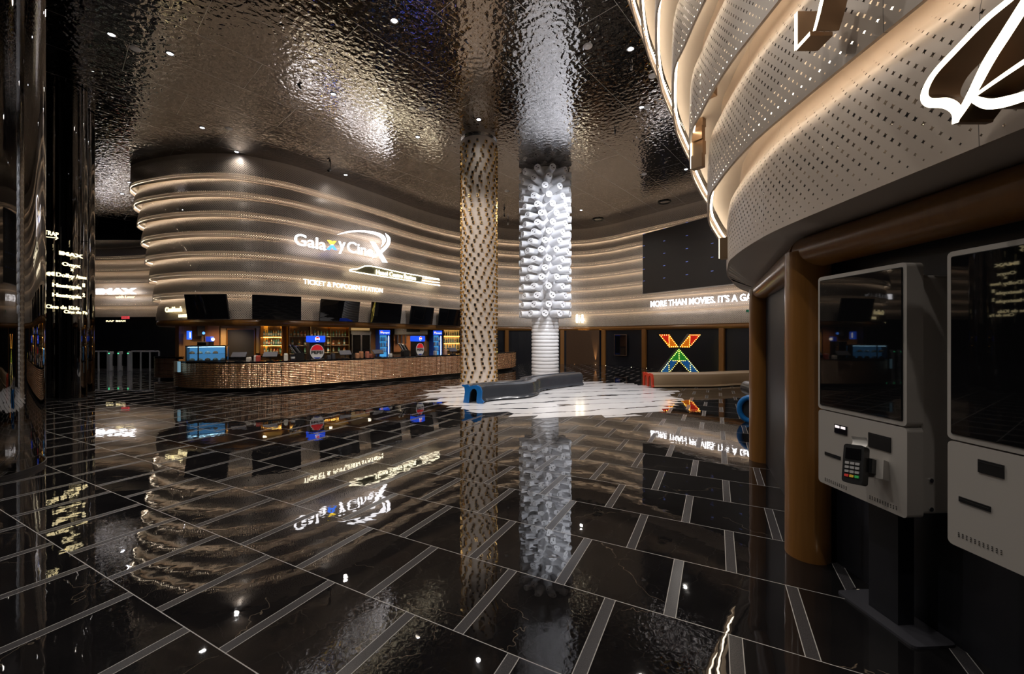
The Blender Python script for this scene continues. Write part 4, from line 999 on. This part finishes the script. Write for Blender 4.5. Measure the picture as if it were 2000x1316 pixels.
ext_stroke([s1(885, 640), s1(960, 520), s1(1060, 330), s1(1150, 190), s1(1260, 20), s1(1380, -170)], [.012, .018, .022, .022, .022, .018], 'stem_stroke')
ext_stroke([s1(990, 510), s1(1090, 440), s1(1240, 340), s1(1400, 240)], [.006, .008, .009, .009], 'upper_tail')
ext_stroke([s1(970, 525), s1(1050, 555), s1(1150, 545), s1(1300, 500), s1(1500, 420)], [.010, .016, .018, .016, .012], 'lower_tail')
ext_stroke([s1(12, 70), s1(12, 265)], [.014, .014], 'corner_stroke')
ext_stroke([s1(12, 262), s1(88, 180)], [.012, .012], 'corner_stroke')
ext_stroke([s1(112, 165), s1(135, 80), s1(160, -30)], [.012, .014, .016], 'slanted_stroke')
for nm, (px, y0, y1), Zd, lb in (('block', (1376, 140, 192), 4.1, 'bronze-sided lit letter end on the edge of the right bands, uppermost'), ('block', (1356, 198, 330), 4.75, 'bronze-sided letter edge on the silhouette of the right bands'), ('block', (1412, 464, 506), 4.55, 'bronze-sided letter edge at the lowest gap of the right bands')):
    X_ = (px - 1000) / F * Zd; z0 = H + (658 - y1) / F * Zd; z1 = H + (658 - y0) / F * Zd
    t = thing('sign_letter', lb, 'sign', (X_, Zd, z0), -.9)
    n_b = max(1, int((z1 - z0) / .16))
    for k in range(n_b):
        a = (z1 - z0) * k / n_b; mb = MB(); mb.box((-.03, -.02 + .02 * (k % 2), a), (.10, .06 + .02 * (k % 2), a + (z1 - z0) / n_b - .004)); mb.obj('letter_edge', M['letter_side'], t)
    mb = MB(); mb.box((-.036, -.02, .01), (-.03, .055, z1 - z0 - .01)); mb.obj('lit_face', M['halo'], t)

# ================================================================== BAR FITTINGS
def onwall(x, side=.0, path=None):
    p, n = plan_at(x, path or NB, side); return p, math.atan2(n[1], n[0]) + PI / 2
for i, x in enumerate((400, 470, 540, 620, 700, 790, 880)):
    (p, rz) = onwall(x, 1.0); t = thing('bar_downlight', '%s small warm downlight from the left in the bar ceiling' % ordw(i), 'ceiling light', (p[0], p[1], ZB - .021))
    mb = MB(); mb.revolve([(0, -.003), (.045, -.003), (.06, -.008), (.065, -.001)], 14); mb.obj('lens', M['warm_lamp'], t); lamp('SPOT', 'bulb', (0, 0, -.02), 130, (1, .70, .40), t, (0, 0, -1), .05, 150, 1)
# straight back-wall pieces built against the bar wall
def bpx(x, y, Z): return H + (658 - y) / F * Z
def cooler(label, x, wd_px):
    (p, rz) = onwall(x, .42); Z = p[1]; wd = .62; t = thing('drinks_cooler', label, 'fridge', (p[0], p[1], 0), rz)
    B_ = mat('cooler_blue', (.01, .05, .35), .3); W2 = wd / 2
    for nm, a, b in (('cabinet', (-W2, .04, .08), (W2, .06 + .3, 2.08)),):
        mb = MB(); mb.box((-W2, .30, .08), (W2, .34, 2.08)); mb.box((-W2, -.05, .08), (-W2 + .04, .3, 2.08)); mb.box((W2 - .04, -.05, .08), (W2, .3, 2.08)); mb.box((-W2 + .04, -.05, .08), (W2 - .04, .3, .35)); mb.box((-W2 + .04, -.05, 1.80), (W2 - .04, .3, 2.08)); mb.obj(nm, B_, t)
    mb = MB(); mb.box((-W2 + .02, -.06, 1.82), (W2 - .02, -.05, 2.06)); hd = mb.obj('lit_header', mat('header_blue', (.02, .08, .7), em=(.02, .10, .9), es=1.0), t)
    roundel(hd, -.17, 1.94, .07, -.062); fit_text('pepsi', -.08, .25, 1.89, 1.97, M['sign_white'], hd, 'header_lettering', depth=.004, w=-.062)
    mb = MB(); mb.box((-W2 + .05, .26, .36), (W2 - .05, .29, 1.79)); mb.obj('lit_back', mat('cooler_inside', (.1, .45, .8), em=(.10, .50, .95), es=.55), t)
    mb = MB(); mb.box((W2 - .075, .0, .4), (W2 - .055, .02, 1.76)); mb.obj('light_tube', mat('cooler_tube', (.8, .95, 1), em=(.7, .92, 1), es=5), t)
    mb = MB(); mb.box((-W2 + .04, -.045, .36), (W2 - .04, -.04, 1.79)); mb.obj('glass_door', M['glass'], t)
    mb = MB(); mb.box((-W2 + .03, -.075, .9), (-W2 + .05, -.05, 1.4)); mb.obj('handle', M['steel'], t)
    mb = MB()
    for j, z in enumerate((.62, .92, 1.20, 1.48)): mb = MB(); mb.box((-W2 + .045, .0, z), (W2 - .045, .25, z + .012)); mb.obj('shelf', M['steel'], t)
    for j, z in enumerate((.92, 1.20, 1.48)):
        for k in range(5):
            x_ = -W2 + .095 + k * .10; cs, sn = math.cos(rz), math.sin(rz); wx, wy = p[0] + x_ * cs - .1 * sn, p[1] + x_ * sn + .1 * cs
            o = copy_of(can_me[(j + k) % 3], 'drink_can', (wx, wy, z + .012)); tag(o, '%s can from the left on the %s shelf of the %s' % (ordw(k), ['lower', 'middle', 'upper'][j], label.split(' with')[0]), 'can', 'cans in the %s' % label.split(' with')[0])
def copy_of(me, name, loc): o = link(name, me); o.location = loc; return o
M['sign_white'] = mat('sign_white', (.9, .9, .95), em=(1, 1, 1), es=1.6)
M['sign_red'] = mat('sign_red', (.75, .02, .03), em=(.9, .02, .03), es=.5)
M['sign_blue'] = mat('sign_blue', (.01, .04, .35), em=(.01, .06, .6), es=.6)
can_me = []
for c in ((.6, .65, .7), (.05, .15, .6), (.75, .3, .2)):
    mb = MB(); mb.revolve([(0, 0), (.026, 0), (.032, .01), (.032, .15), (.018, .19), (.012, .22), (0, .22)], 10); can_me.append(mb.mesh('drink_can', mat('can_paint', c, .3, .3), True))
def disc(u, z, r, y, mt, parent, name, a0=0, a1=360, d=.006, wave=0):
    pts = [(u + r * math.cos(math.radians(a0 + (a1 - a0) * k / 20)), z + r * math.sin(math.radians(a0 + (a1 - a0) * k / 20))) for k in range(21 if a1 - a0 < 360 else 20)]
    if wave: # wavy closing edge
        pts += [(u + r * (1 - 2 * k / 8) * math.cos(math.radians(a1)) * -1 * -1, z + r * math.sin(math.radians(a1)) + wave * math.sin(PI * 2 * k / 8)) for k in range(1, 8)]
    mb = MB(); mb.prism(pts, y - d, y, 'y'); return mb.obj(name, mt, parent)
def roundel(parent, u, z, r, y):
    disc(u, z, r, y, M['sign_white'], parent, 'roundel'); disc(u, z, r * .92, y - .006, M['sign_red'], parent, 'roundel_red', 15, 165); disc(u, z, r * .92, y - .006, M['sign_blue'], parent, 'roundel_blue', 195, 345)
cooler('left blue drinks cooler with a lit header behind the bar', 743, 27)
cooler('right blue drinks cooler with a lit header beside the bottle shelf', 846, 23)
def dispenser(label, x, sc=.86):
    (p, rz) = cnt(x, -.30); t = thing('drink_dispenser', label, 'drink dispenser', (p[0], p[1], .941), rz); t.scale = (sc, 1, 1)
    mb = MB(); mb.rbox((-.27, -.12, 0), (.27, .26, .60), .03, 0, 'y'); mb.obj('body', M['black'], t)
    mb = MB(); mb.rbox((-.29, -.17, .58), (.29, .26, .80), .03, 0, 'y'); top = mb.obj('lit_top', mat('dispenser_blue', (.01, .06, .6), em=(.01, .09, 1), es=.9), t)
    roundel(top, 0, .69, .085, -.172)
    f = disc(0, .26, .255, -.122, M['sign_white'], t, 'front_disc', d=.02); M['badge_white'] = mat('badge_white', (.75, .76, .78), .4); f.data.materials[0] = M['badge_white']
    disc(0, .27, .225, -.143, mat('badge_red', (.7, .02, .03), .35, em=(.8, .02, .03), es=.2), f, 'red_cap', 12, 168)
    disc(0, .25, .225, -.143, mat('badge_blue', (.02, .06, .4), .35), f, 'blue_base', 232, 308)
    fit_text('PEPSI', -.215, .215, .19, .29, M['black'], f, 'badge_lettering', depth=.006, w=-.145, bold=.03)
    mb = MB(); mb.box((-.24, -.2, 0), (.24, -.12, .03)); mb.obj('drip_tray', M['steel'], t)
dispenser('drink dispenser with a big round badge, left on the bar counter', 622); dispenser('drink dispenser with a round badge, right on the bar counter by the studded column', 825, .72)
def pos(label, x, s=.1, w_=.40, face=0):
    (p, rz) = cnt(x, -.28); t = thing('till_monitor', label, 'monitor', (p[0], p[1], .941), rz + s)
    mb = MB(); mb.rbox((-.10, -.06, 0), (.10, .10, .02), .02, 0, 'z'); mb.obj('foot', M['black'], t)
    mb = MB(); mb.tube([(0, .03, .01), (0, .05, .17)], .022, 8); mb.obj('neck', M['black'], t)
    hd = MB(); hd.rbox((-w_ / 2, -.012, -.11), (w_ / 2, .02, .11), .012, 0, 'y'); h_ = hd.obj('display_head', mat('monitor_grey', (.09, .09, .11), .35), t); h_.location = (0, .04, .20); h_.rotation_euler = (math.radians(-50), 0, 0)
for x, lb, s in ((456, 'grey till monitor right of the pastry case', .15), (524, 'grey till monitor in front of the lit amber shelves', -.1), (681, 'till monitor right of the left drink dispenser', 0), (746, 'pale till monitor in front of the left cooler', .1), (893, 'till monitor just left of the studded column', 0)):
    pos(lb, x, s)
def cupholder(label, x):
    (p, rz) = cnt(x, -.28); t = thing('cup_dispenser', label, 'cup holder', (p[0], p[1], .941), rz)
    mb = MB(); mb.rbox((-.11, -.1, 0), (.14, .16, .24), .03, 0, 'y'); mb.obj('box', M['black'], t)
    for k in range(4):
        mb = MB(); mb.tube([(-.05 + k * .07, 0, .15), (-.30 + k * .08, -.04, .50 - .02 * k)], .036, 10); mb.obj('tube', [M['steel'], M['black_gloss']][k % 2], t, True)
cupholder('black holder with a fan of cup tubes beside the left dispenser', 588); cupholder('black holder with a fan of cup tubes beside the right dispenser', 799)
(p, rz) = cnt(574, -.15); t = thing('paper_cup', 'single dark paper cup standing left of the cup tubes', 'cup', (p[0], p[1], .941)); MB().revolve([(0, 0), (.05, 0), (.07, .17), (.074, .175), (.062, .17), (0, .16)], 14).obj('cup', mat('cup_dark', (.04, .04, .06), .4), t, True)
MB().revolve([(.058, .06), (.0655, .12)], 14).obj('band', M['badge_white'], t, True)
# pastry case
(p, rz) = cnt(384, -.34); t = thing('pastry_case', 'glass pastry display case lit blue on the left end of the counter', 'display case', (p[0], p[1], .941), .46); rz = .44; W_, D_, H_ = .50, .22, .46
fr = MB()
for sx_ in (-W_, -.2, W_):
    for sy_ in (-D_, D_): fr.box((sx_ - .015, sy_ - .015, 0), (sx_ + .015, sy_ + .015, H_))
fr.box((-W_ - .02, -D_ - .02, H_), (W_ + .02, D_ + .02, H_ + .03)); fr.box((-W_ - .02, -D_ - .02, 0), (W_ + .02, D_ + .02, .02)); fr.obj('frame', M['black'], t)
for nm, a, b in (('front_glass', (-W_, -D_ - .004, .02), (W_, -D_, H_)), ('side_glass', (-W_ - .002, -D_, .02), (-W_ + .002, D_, H_)), ('side_glass', (W_ - .002, -D_, .02), (W_ + .002, D_, H_))): MB().box(a, b).obj(nm, M['glass'], t)
MB().box((-W_, D_ - .02, .02), (W_, D_ - .012, H_)).obj('lit_back', mat('case_back', (.12, .40, .70), em=(.12, .38, .75), es=.5), t)
MB().box((-W_ + .03, -D_ + .05, H_ - .02), (W_ - .03, -D_ + .07, H_ - .008)).obj('light_tube', mat('case_tube', (.7, .9, 1), em=(.5, .8, 1), es=8), t)
MB().box((-W_ + .01, -D_ + .02, .225), (W_ - .01, D_ - .03, .235)).obj('shelf', M['glass'], t)
cs, sn = math.cos(rz + .02), math.sin(rz + .02); rn = random.Random(2)
for i in range(9):
    u = -.40 + (i % 5) * .20; sh = i // 5; z = .94 + (.236 if sh else .021); v = -.02
    mb = MB(); c_ = [(.75, .62, .45), (.8, .78, .75), (.5, .25, .12)][i % 3]
    mb.revolve([(0, 0), (.07, 0), (.075, .03), (.055, .055), (.02, .075), (0, .078)], 12); o = mb.obj('pastry', mat('pastry_crust', c_, .6), None, True); o.location = (p[0] + u * cs - v * sn, p[1] + u * sn + v * cs, z)
    tag(o, '%s pastry from the left on the %s shelf of the blue-lit display case' % (ordw(i % 5), 'upper' if sh else 'bottom'), 'pastry', 'pastries in the display case')
(p, rz) = plan_at(352, CP, .075)  # tall side glass at counter end
t = thing('side_cabinet', 'low glazed cabinet end hanging on the rounded left counter end', 'cabinet', (p[0], p[1], .60), math.atan2(rz[1], rz[0]) + PI / 2)
MB().rbox((-.16, -.03, 0), (.10, .02, .33), .01, 0, 'y').obj('panel', mat('pale_panel', (.35, .33, .28), .3), t); MB().box((.10, -.035, 0), (.19, .02, .33)).obj('lit_edge', mat('case_edge', (.3, .5, .6), em=(.3, .6, .8), es=.35), t)
# cartons, baskets and trays
for i, (x, c_, n_, lb) in enumerate(((477, (.6, .55, .5), 2, 'white napkin packs'), (498, (.5, .08, .06), 1, 'red snack cartons'), (560, (.7, .66, .6), 1, 'pale serving tray'), (648, (.05, .05, .06), 2, 'black boxes'), (704, (.42, .2, .1), 2, 'brown baskets'), (724, (.35, .12, .08), 2, 'reddish cartons'), (770, (.5, .5, .5), 1, 'small grey tray'), (858, (.3, .3, .33), 1, 'dark machines'), (878, (.45, .25, .17), 1, 'copper bucket'))):
    for k in range(n_):
        (p, rz) = cnt(x + 11.5 * k, -.3 - .16 * (k % 2)); hgt = .10 + .05 * ((i + k) % 3); t = thing('counter_box', '%s of the %s standing on the bar counter' % (('left one', 'middle one', 'right one')[k] if n_ > 1 else 'single one', lb), 'box', (p[0], p[1], .941), rz + .2 * k)
        MB().rbox((-.055, -.055, 0), (.055, .055, hgt), .015, 0, 'y').obj('box', mat('box_%d' % i, c_, .5), t); MB().rbox((-.045, -.06, hgt - .03), (.045, .06, hgt + .025), .01, 0, 'y').obj('lid', mat('lid_%d' % i, tuple(min(1, v * 1.5) for v in c_), .5), t)
# wall fittings behind the bar
def wall_unit(name, label, cat, x0, x1, side=.12):
    a, _ = plan_at(x0, NB, side); b, _ = plan_at(x1, NB, side); pl = Plane(a, b); t = on_plane(pl, name, label, cat); return pl, t, math.hypot(b[0] - a[0], b[1] - a[1])
pl, t, W_ = wall_unit('wood_panel', 'golden brown panel left of the dark doorway behind the bar', 'panel', 434, 445); MB().box((0, 0, 0), (W_, .04, 2.1)).obj('board', mat('ochre_panel', (.42, .26, .10), .4), t)
pl, t, W_ = wall_unit('wood_panel', 'warm brown wall panel above the pastry case', 'panel', 398, 431); MB().box((0, 0, 0), (W_, .05, 2.2)).obj('board', M['wood_red'], t)
pl, t, W_ = wall_unit('dark_doorway', 'dark open doorway behind the till monitors', 'doorway', 449, 503, .14); MB().box((0, 0, 0), (W_, .03, 2.02)).obj('doorway_shade', M['dark'], t); MB().box((-.04, -.02, 0), (0, .05, 2.08)).box((W_, -.02, 0), (W_ + .04, .05, 2.08)).box((-.04, -.02, 2.02), (W_ + .04, .05, 2.08)).obj('frame', M['wood'], t)  # flat dark sheet stands in for the shade inside the open doorway
pl, t, W_ = wall_unit('wall_mirror', 'wavy ochre edged mirror strip right of the dark doorway', 'mirror', 505, 513); MB().prism([(0, 1.0), (W_ * .8, 1.0), (W_, 1.4), (W_ * .7, 1.7), (W_, 2.1), (W_ * .1, 2.1), (.02, 1.5)], 0, .04, 'y').obj('strip', mat('ochre_strip', (.5, .33, .12), .3), t)
pl, t, W_ = wall_unit('wall_screen', 'small dark screen with a round blue light, left above the pastry case', 'screen', 373, 392, .3); MB().box((0, 0, 1.75), (W_, .05, 2.2)).obj('casing', M['black'], t); disc(W_ * .8, 1.87, .06, -.002, mat('blue_glow', (.1, .3, 1), em=(.05, .25, 1), es=2), t, 'blue_light')
pl, t, W_ = wall_unit('wall_screen', 'small blue lit advertising box at the far left of the bar', 'screen', 349, 358, .3); MB().box((0, 0, 1.6), (W_, .05, 1.95)).obj('lit_box', mat('ad_blue', (.02, .1, .6), em=(.02, .12, .9), es=1.2), t); MB().box((W_ * .4, -.006, 1.66), (W_ * .6, 0, 1.9)).obj('white_stroke', M['sign_white'], t)
pl, t, W_ = wall_unit('coffee_machine', 'machine with a white badge left of the pastry case top', 'machine', 372, 392, .9); MB().box((0, 0, .0), (W_, .3, 1.50)).obj('cabinet', M['black'], t); MB().box((0, -.01, 1.50), (W_, .3, 1.72)).obj('lit_top', mat('machine_blue', (.02, .06, .4), em=(.02, .06, .5), es=.8), t); disc(W_ * .7, 1.60, .07, -.012, M['sign_white'], t, 'badge')
pl, t, W_ = wall_unit('coffee_machine', 'dark appliance below the blue advertising box', 'machine', 345, 360, .9); MB().rbox((0, 0, .0), (W_, .3, 1.5), .04, 0, 'y').obj('body', M['black'], t); MB().box((.05, -.02, 1.2), (W_ - .05, 0, 1.24)).obj('tray', M['steel'], t)
# bottles
bcol = [(.05, .20, .12), (.16, .32, .32), (.35, .18, .05), (.10, .25, .28), (.45, .32, .14), (.40, .12, .05)]
bot = []
for i, c_ in enumerate(bcol):
    r = (.038, .034, .045, .040, .036, .042)[i]; h_ = (.30, .33, .26, .31, .28, .24)[i]
    b_ = MB().revolve([(0, 0), (r, 0), (r, h_ * .58), (r * .8, h_ * .66), (r * .34, h_ * .76), (r * .32, h_ * .92), (0, h_ * .92)], 12).mesh('bottle', mat('bottle_glass', c_, .12), True)
    c2 = MB().revolve([(0, h_ * .90), (r * .4, h_ * .90), (r * .4, h_), (0, h_)], 10).mesh('cap', M['gold'], True); l2 = MB().revolve([(r + .001, h_ * .18), (r + .001, h_ * .46)], 12).mesh('label', mat('bottle_label', (.65, .62, .5) if i % 2 else (.3, .5, .45), .6), True); bot.append((b_, c2, l2))
def bottles(pl, u0, u1, z, n, where, rng, off=.12):
    for k in range(n):
        i = rng.randrange(6); u = u0 + (u1 - u0) * (k + .5) / n
        x, y = pl.a[0] + pl.d[0] * u + pl.n[0] * off, pl.a[1] + pl.d[1] * u + pl.n[1] * off
        t = thing('bottle', '%s bottle from the left on the %s' % (ordw(k), where), 'bottle', (x, y, z), 0, 'bottles on the %s' % where)
        for nm, me in zip(('glass_body', 'cap', 'label'), bot[i]): link(nm, me, t)
rng = random.Random(11)
def shelf_unit(label, x0, x1, zs, ns, wheres, back=None, wood=False, tube=None, side=.30):
    pl, t, W_ = wall_unit('bottle_shelves', label, 'shelf', x0, x1, .06)
    MB().box((0, .0, .9), (W_, .02, 2.25)).obj('back_panel', back or M['wood_red'], t)
    for z in zs: MB().box((0, -.24, z - .02), (W_, 0, z)).obj('shelf', M['wood_red'] if wood else M['glass_shelf'], t)
    for u in ((0, W_) if W_ < 2 else (0, W_ / 3, W_ * 2 / 3, W_)): MB().box((u - .015, -.24, .9), (u + .015, 0, 2.25)).obj('upright', M['gold'] if not wood else M['wood_red'], t)
    if tube:
        for z in tube: MB().box((.03, -.06, z - .045), (W_ - .03, -.03, z - .022)).obj('light_strip', mat('amber_strip', (1, .7, .2), em=(1, .55, .12), es=7), t)
    for z, n, wh in zip(zs, ns, wheres): bottles(pl, .05, W_ - .05, z + .001, n, wh, rng)
    return pl, t, W_
M['glass_shelf'] = mat('shelf_edge', (.5, .42, .3), .3)
shelf_unit('amber backlit bottle shelves left behind the bar', 517, 556, (1.72, 1.36, 1.0), (8, 8, 6), ('top amber shelf', 'middle amber shelf', 'lowest amber shelf'), mat('amber_back', (.6, .32, .06), em=(.9, .38, .04), es=.25), True, (2.22, 1.72, 1.36))
shelf_unit('long open bottle shelves behind the left drink dispenser', 560, 675, (1.72, 1.32, .98), (18, 10, 10), ('long upper shelf', 'long middle shelf', 'long lower shelf'), mat('brown_back', (.16, .08, .03), .4), False, (2.24,))
shelf_unit('bright bottle shelves right of the right cooler', 861, 905, (1.78, 1.36, 1.0), (10, 10, 8), ('top shelf by the studded column', 'middle shelf by the studded column', 'lowest shelf by the studded column'), mat('yellow_back', (.7, .5, .2), em=(.9, .6, .2), es=.25), True, (2.24, 1.78, 1.36))
pl, t, W_ = wall_unit('glass_cabinet', 'pale framed double glass door cabinet behind the bar', 'cabinet', 681, 718, .25)
MB().box((0, 0, .1), (W_, .15, 1.86)).obj('body', M['black'], t); MB().box((-.03, -.02, 1.86), (W_ + .03, .15, 2.0)).obj('top_trim', M['steel'], t)
for a_, b_ in ((0, W_ / 2), (W_ / 2, W_)):
    f = MB().box((a_, -.03, .9), (a_ + .04, 0, 1.86)).box((b_ - .04, -.03, .9), (b_, 0, 1.86)).box((a_, -.03, 1.80), (b_, 0, 1.86)).obj('door', M['steel'], t); MB().box((a_ + .04, -.02, .9), (b_ - .04, -.01, 1.8)).obj('pane', M['screen'], f)
MB().box((0.02, .02, 2.03), (W_ - .02, .08, 2.27)).obj('lit_transom', mat('ochre_lit', (.6, .42, .2), em=(.8, .5, .2), es=.35), t)
pl, t, W_ = wall_unit('kitchen_hood', 'steel hood over the kitchen hatch between the two coolers', 'hood', 765, 829, .35); MB().box((0, 0, 1.83), (W_, .2, 2.28)).obj('hood', M['steel'], t); MB().box((W_ * .35, -.012, 1.98), (W_ * .75, 0, 2.14)).obj('vent_grille', M['black'], t); MB().box((.0, .12, .9), (W_, .16, 1.83)).obj('hatch_back', M['wood_red'], t)
for k in range(3): MB().tube([(.2 + k * .22, .05, 1.8), (.2 + k * .22, .05, 1.35)], .05, 10).obj('hanging_jar', M['steel'], t, True)
# lamp on the right end of the counter
(p, rz) = cnt(977, -.3); t = thing('payment_box', 'small yellow-lit box on the right end of the bar counter', 'box', (p[0], p[1], .941), rz); MB().rbox((-.14, -.08, 0), (.10, .1, .17), .03, 0, 'y').obj('housing', mat('yellow_box', (.5, .4, .1), .4, em=(.9, .7, .2), es=.3), t); MB().box((-.1, -.085, .05), (.05, -.08, .12)).obj('window', M['black'], t)
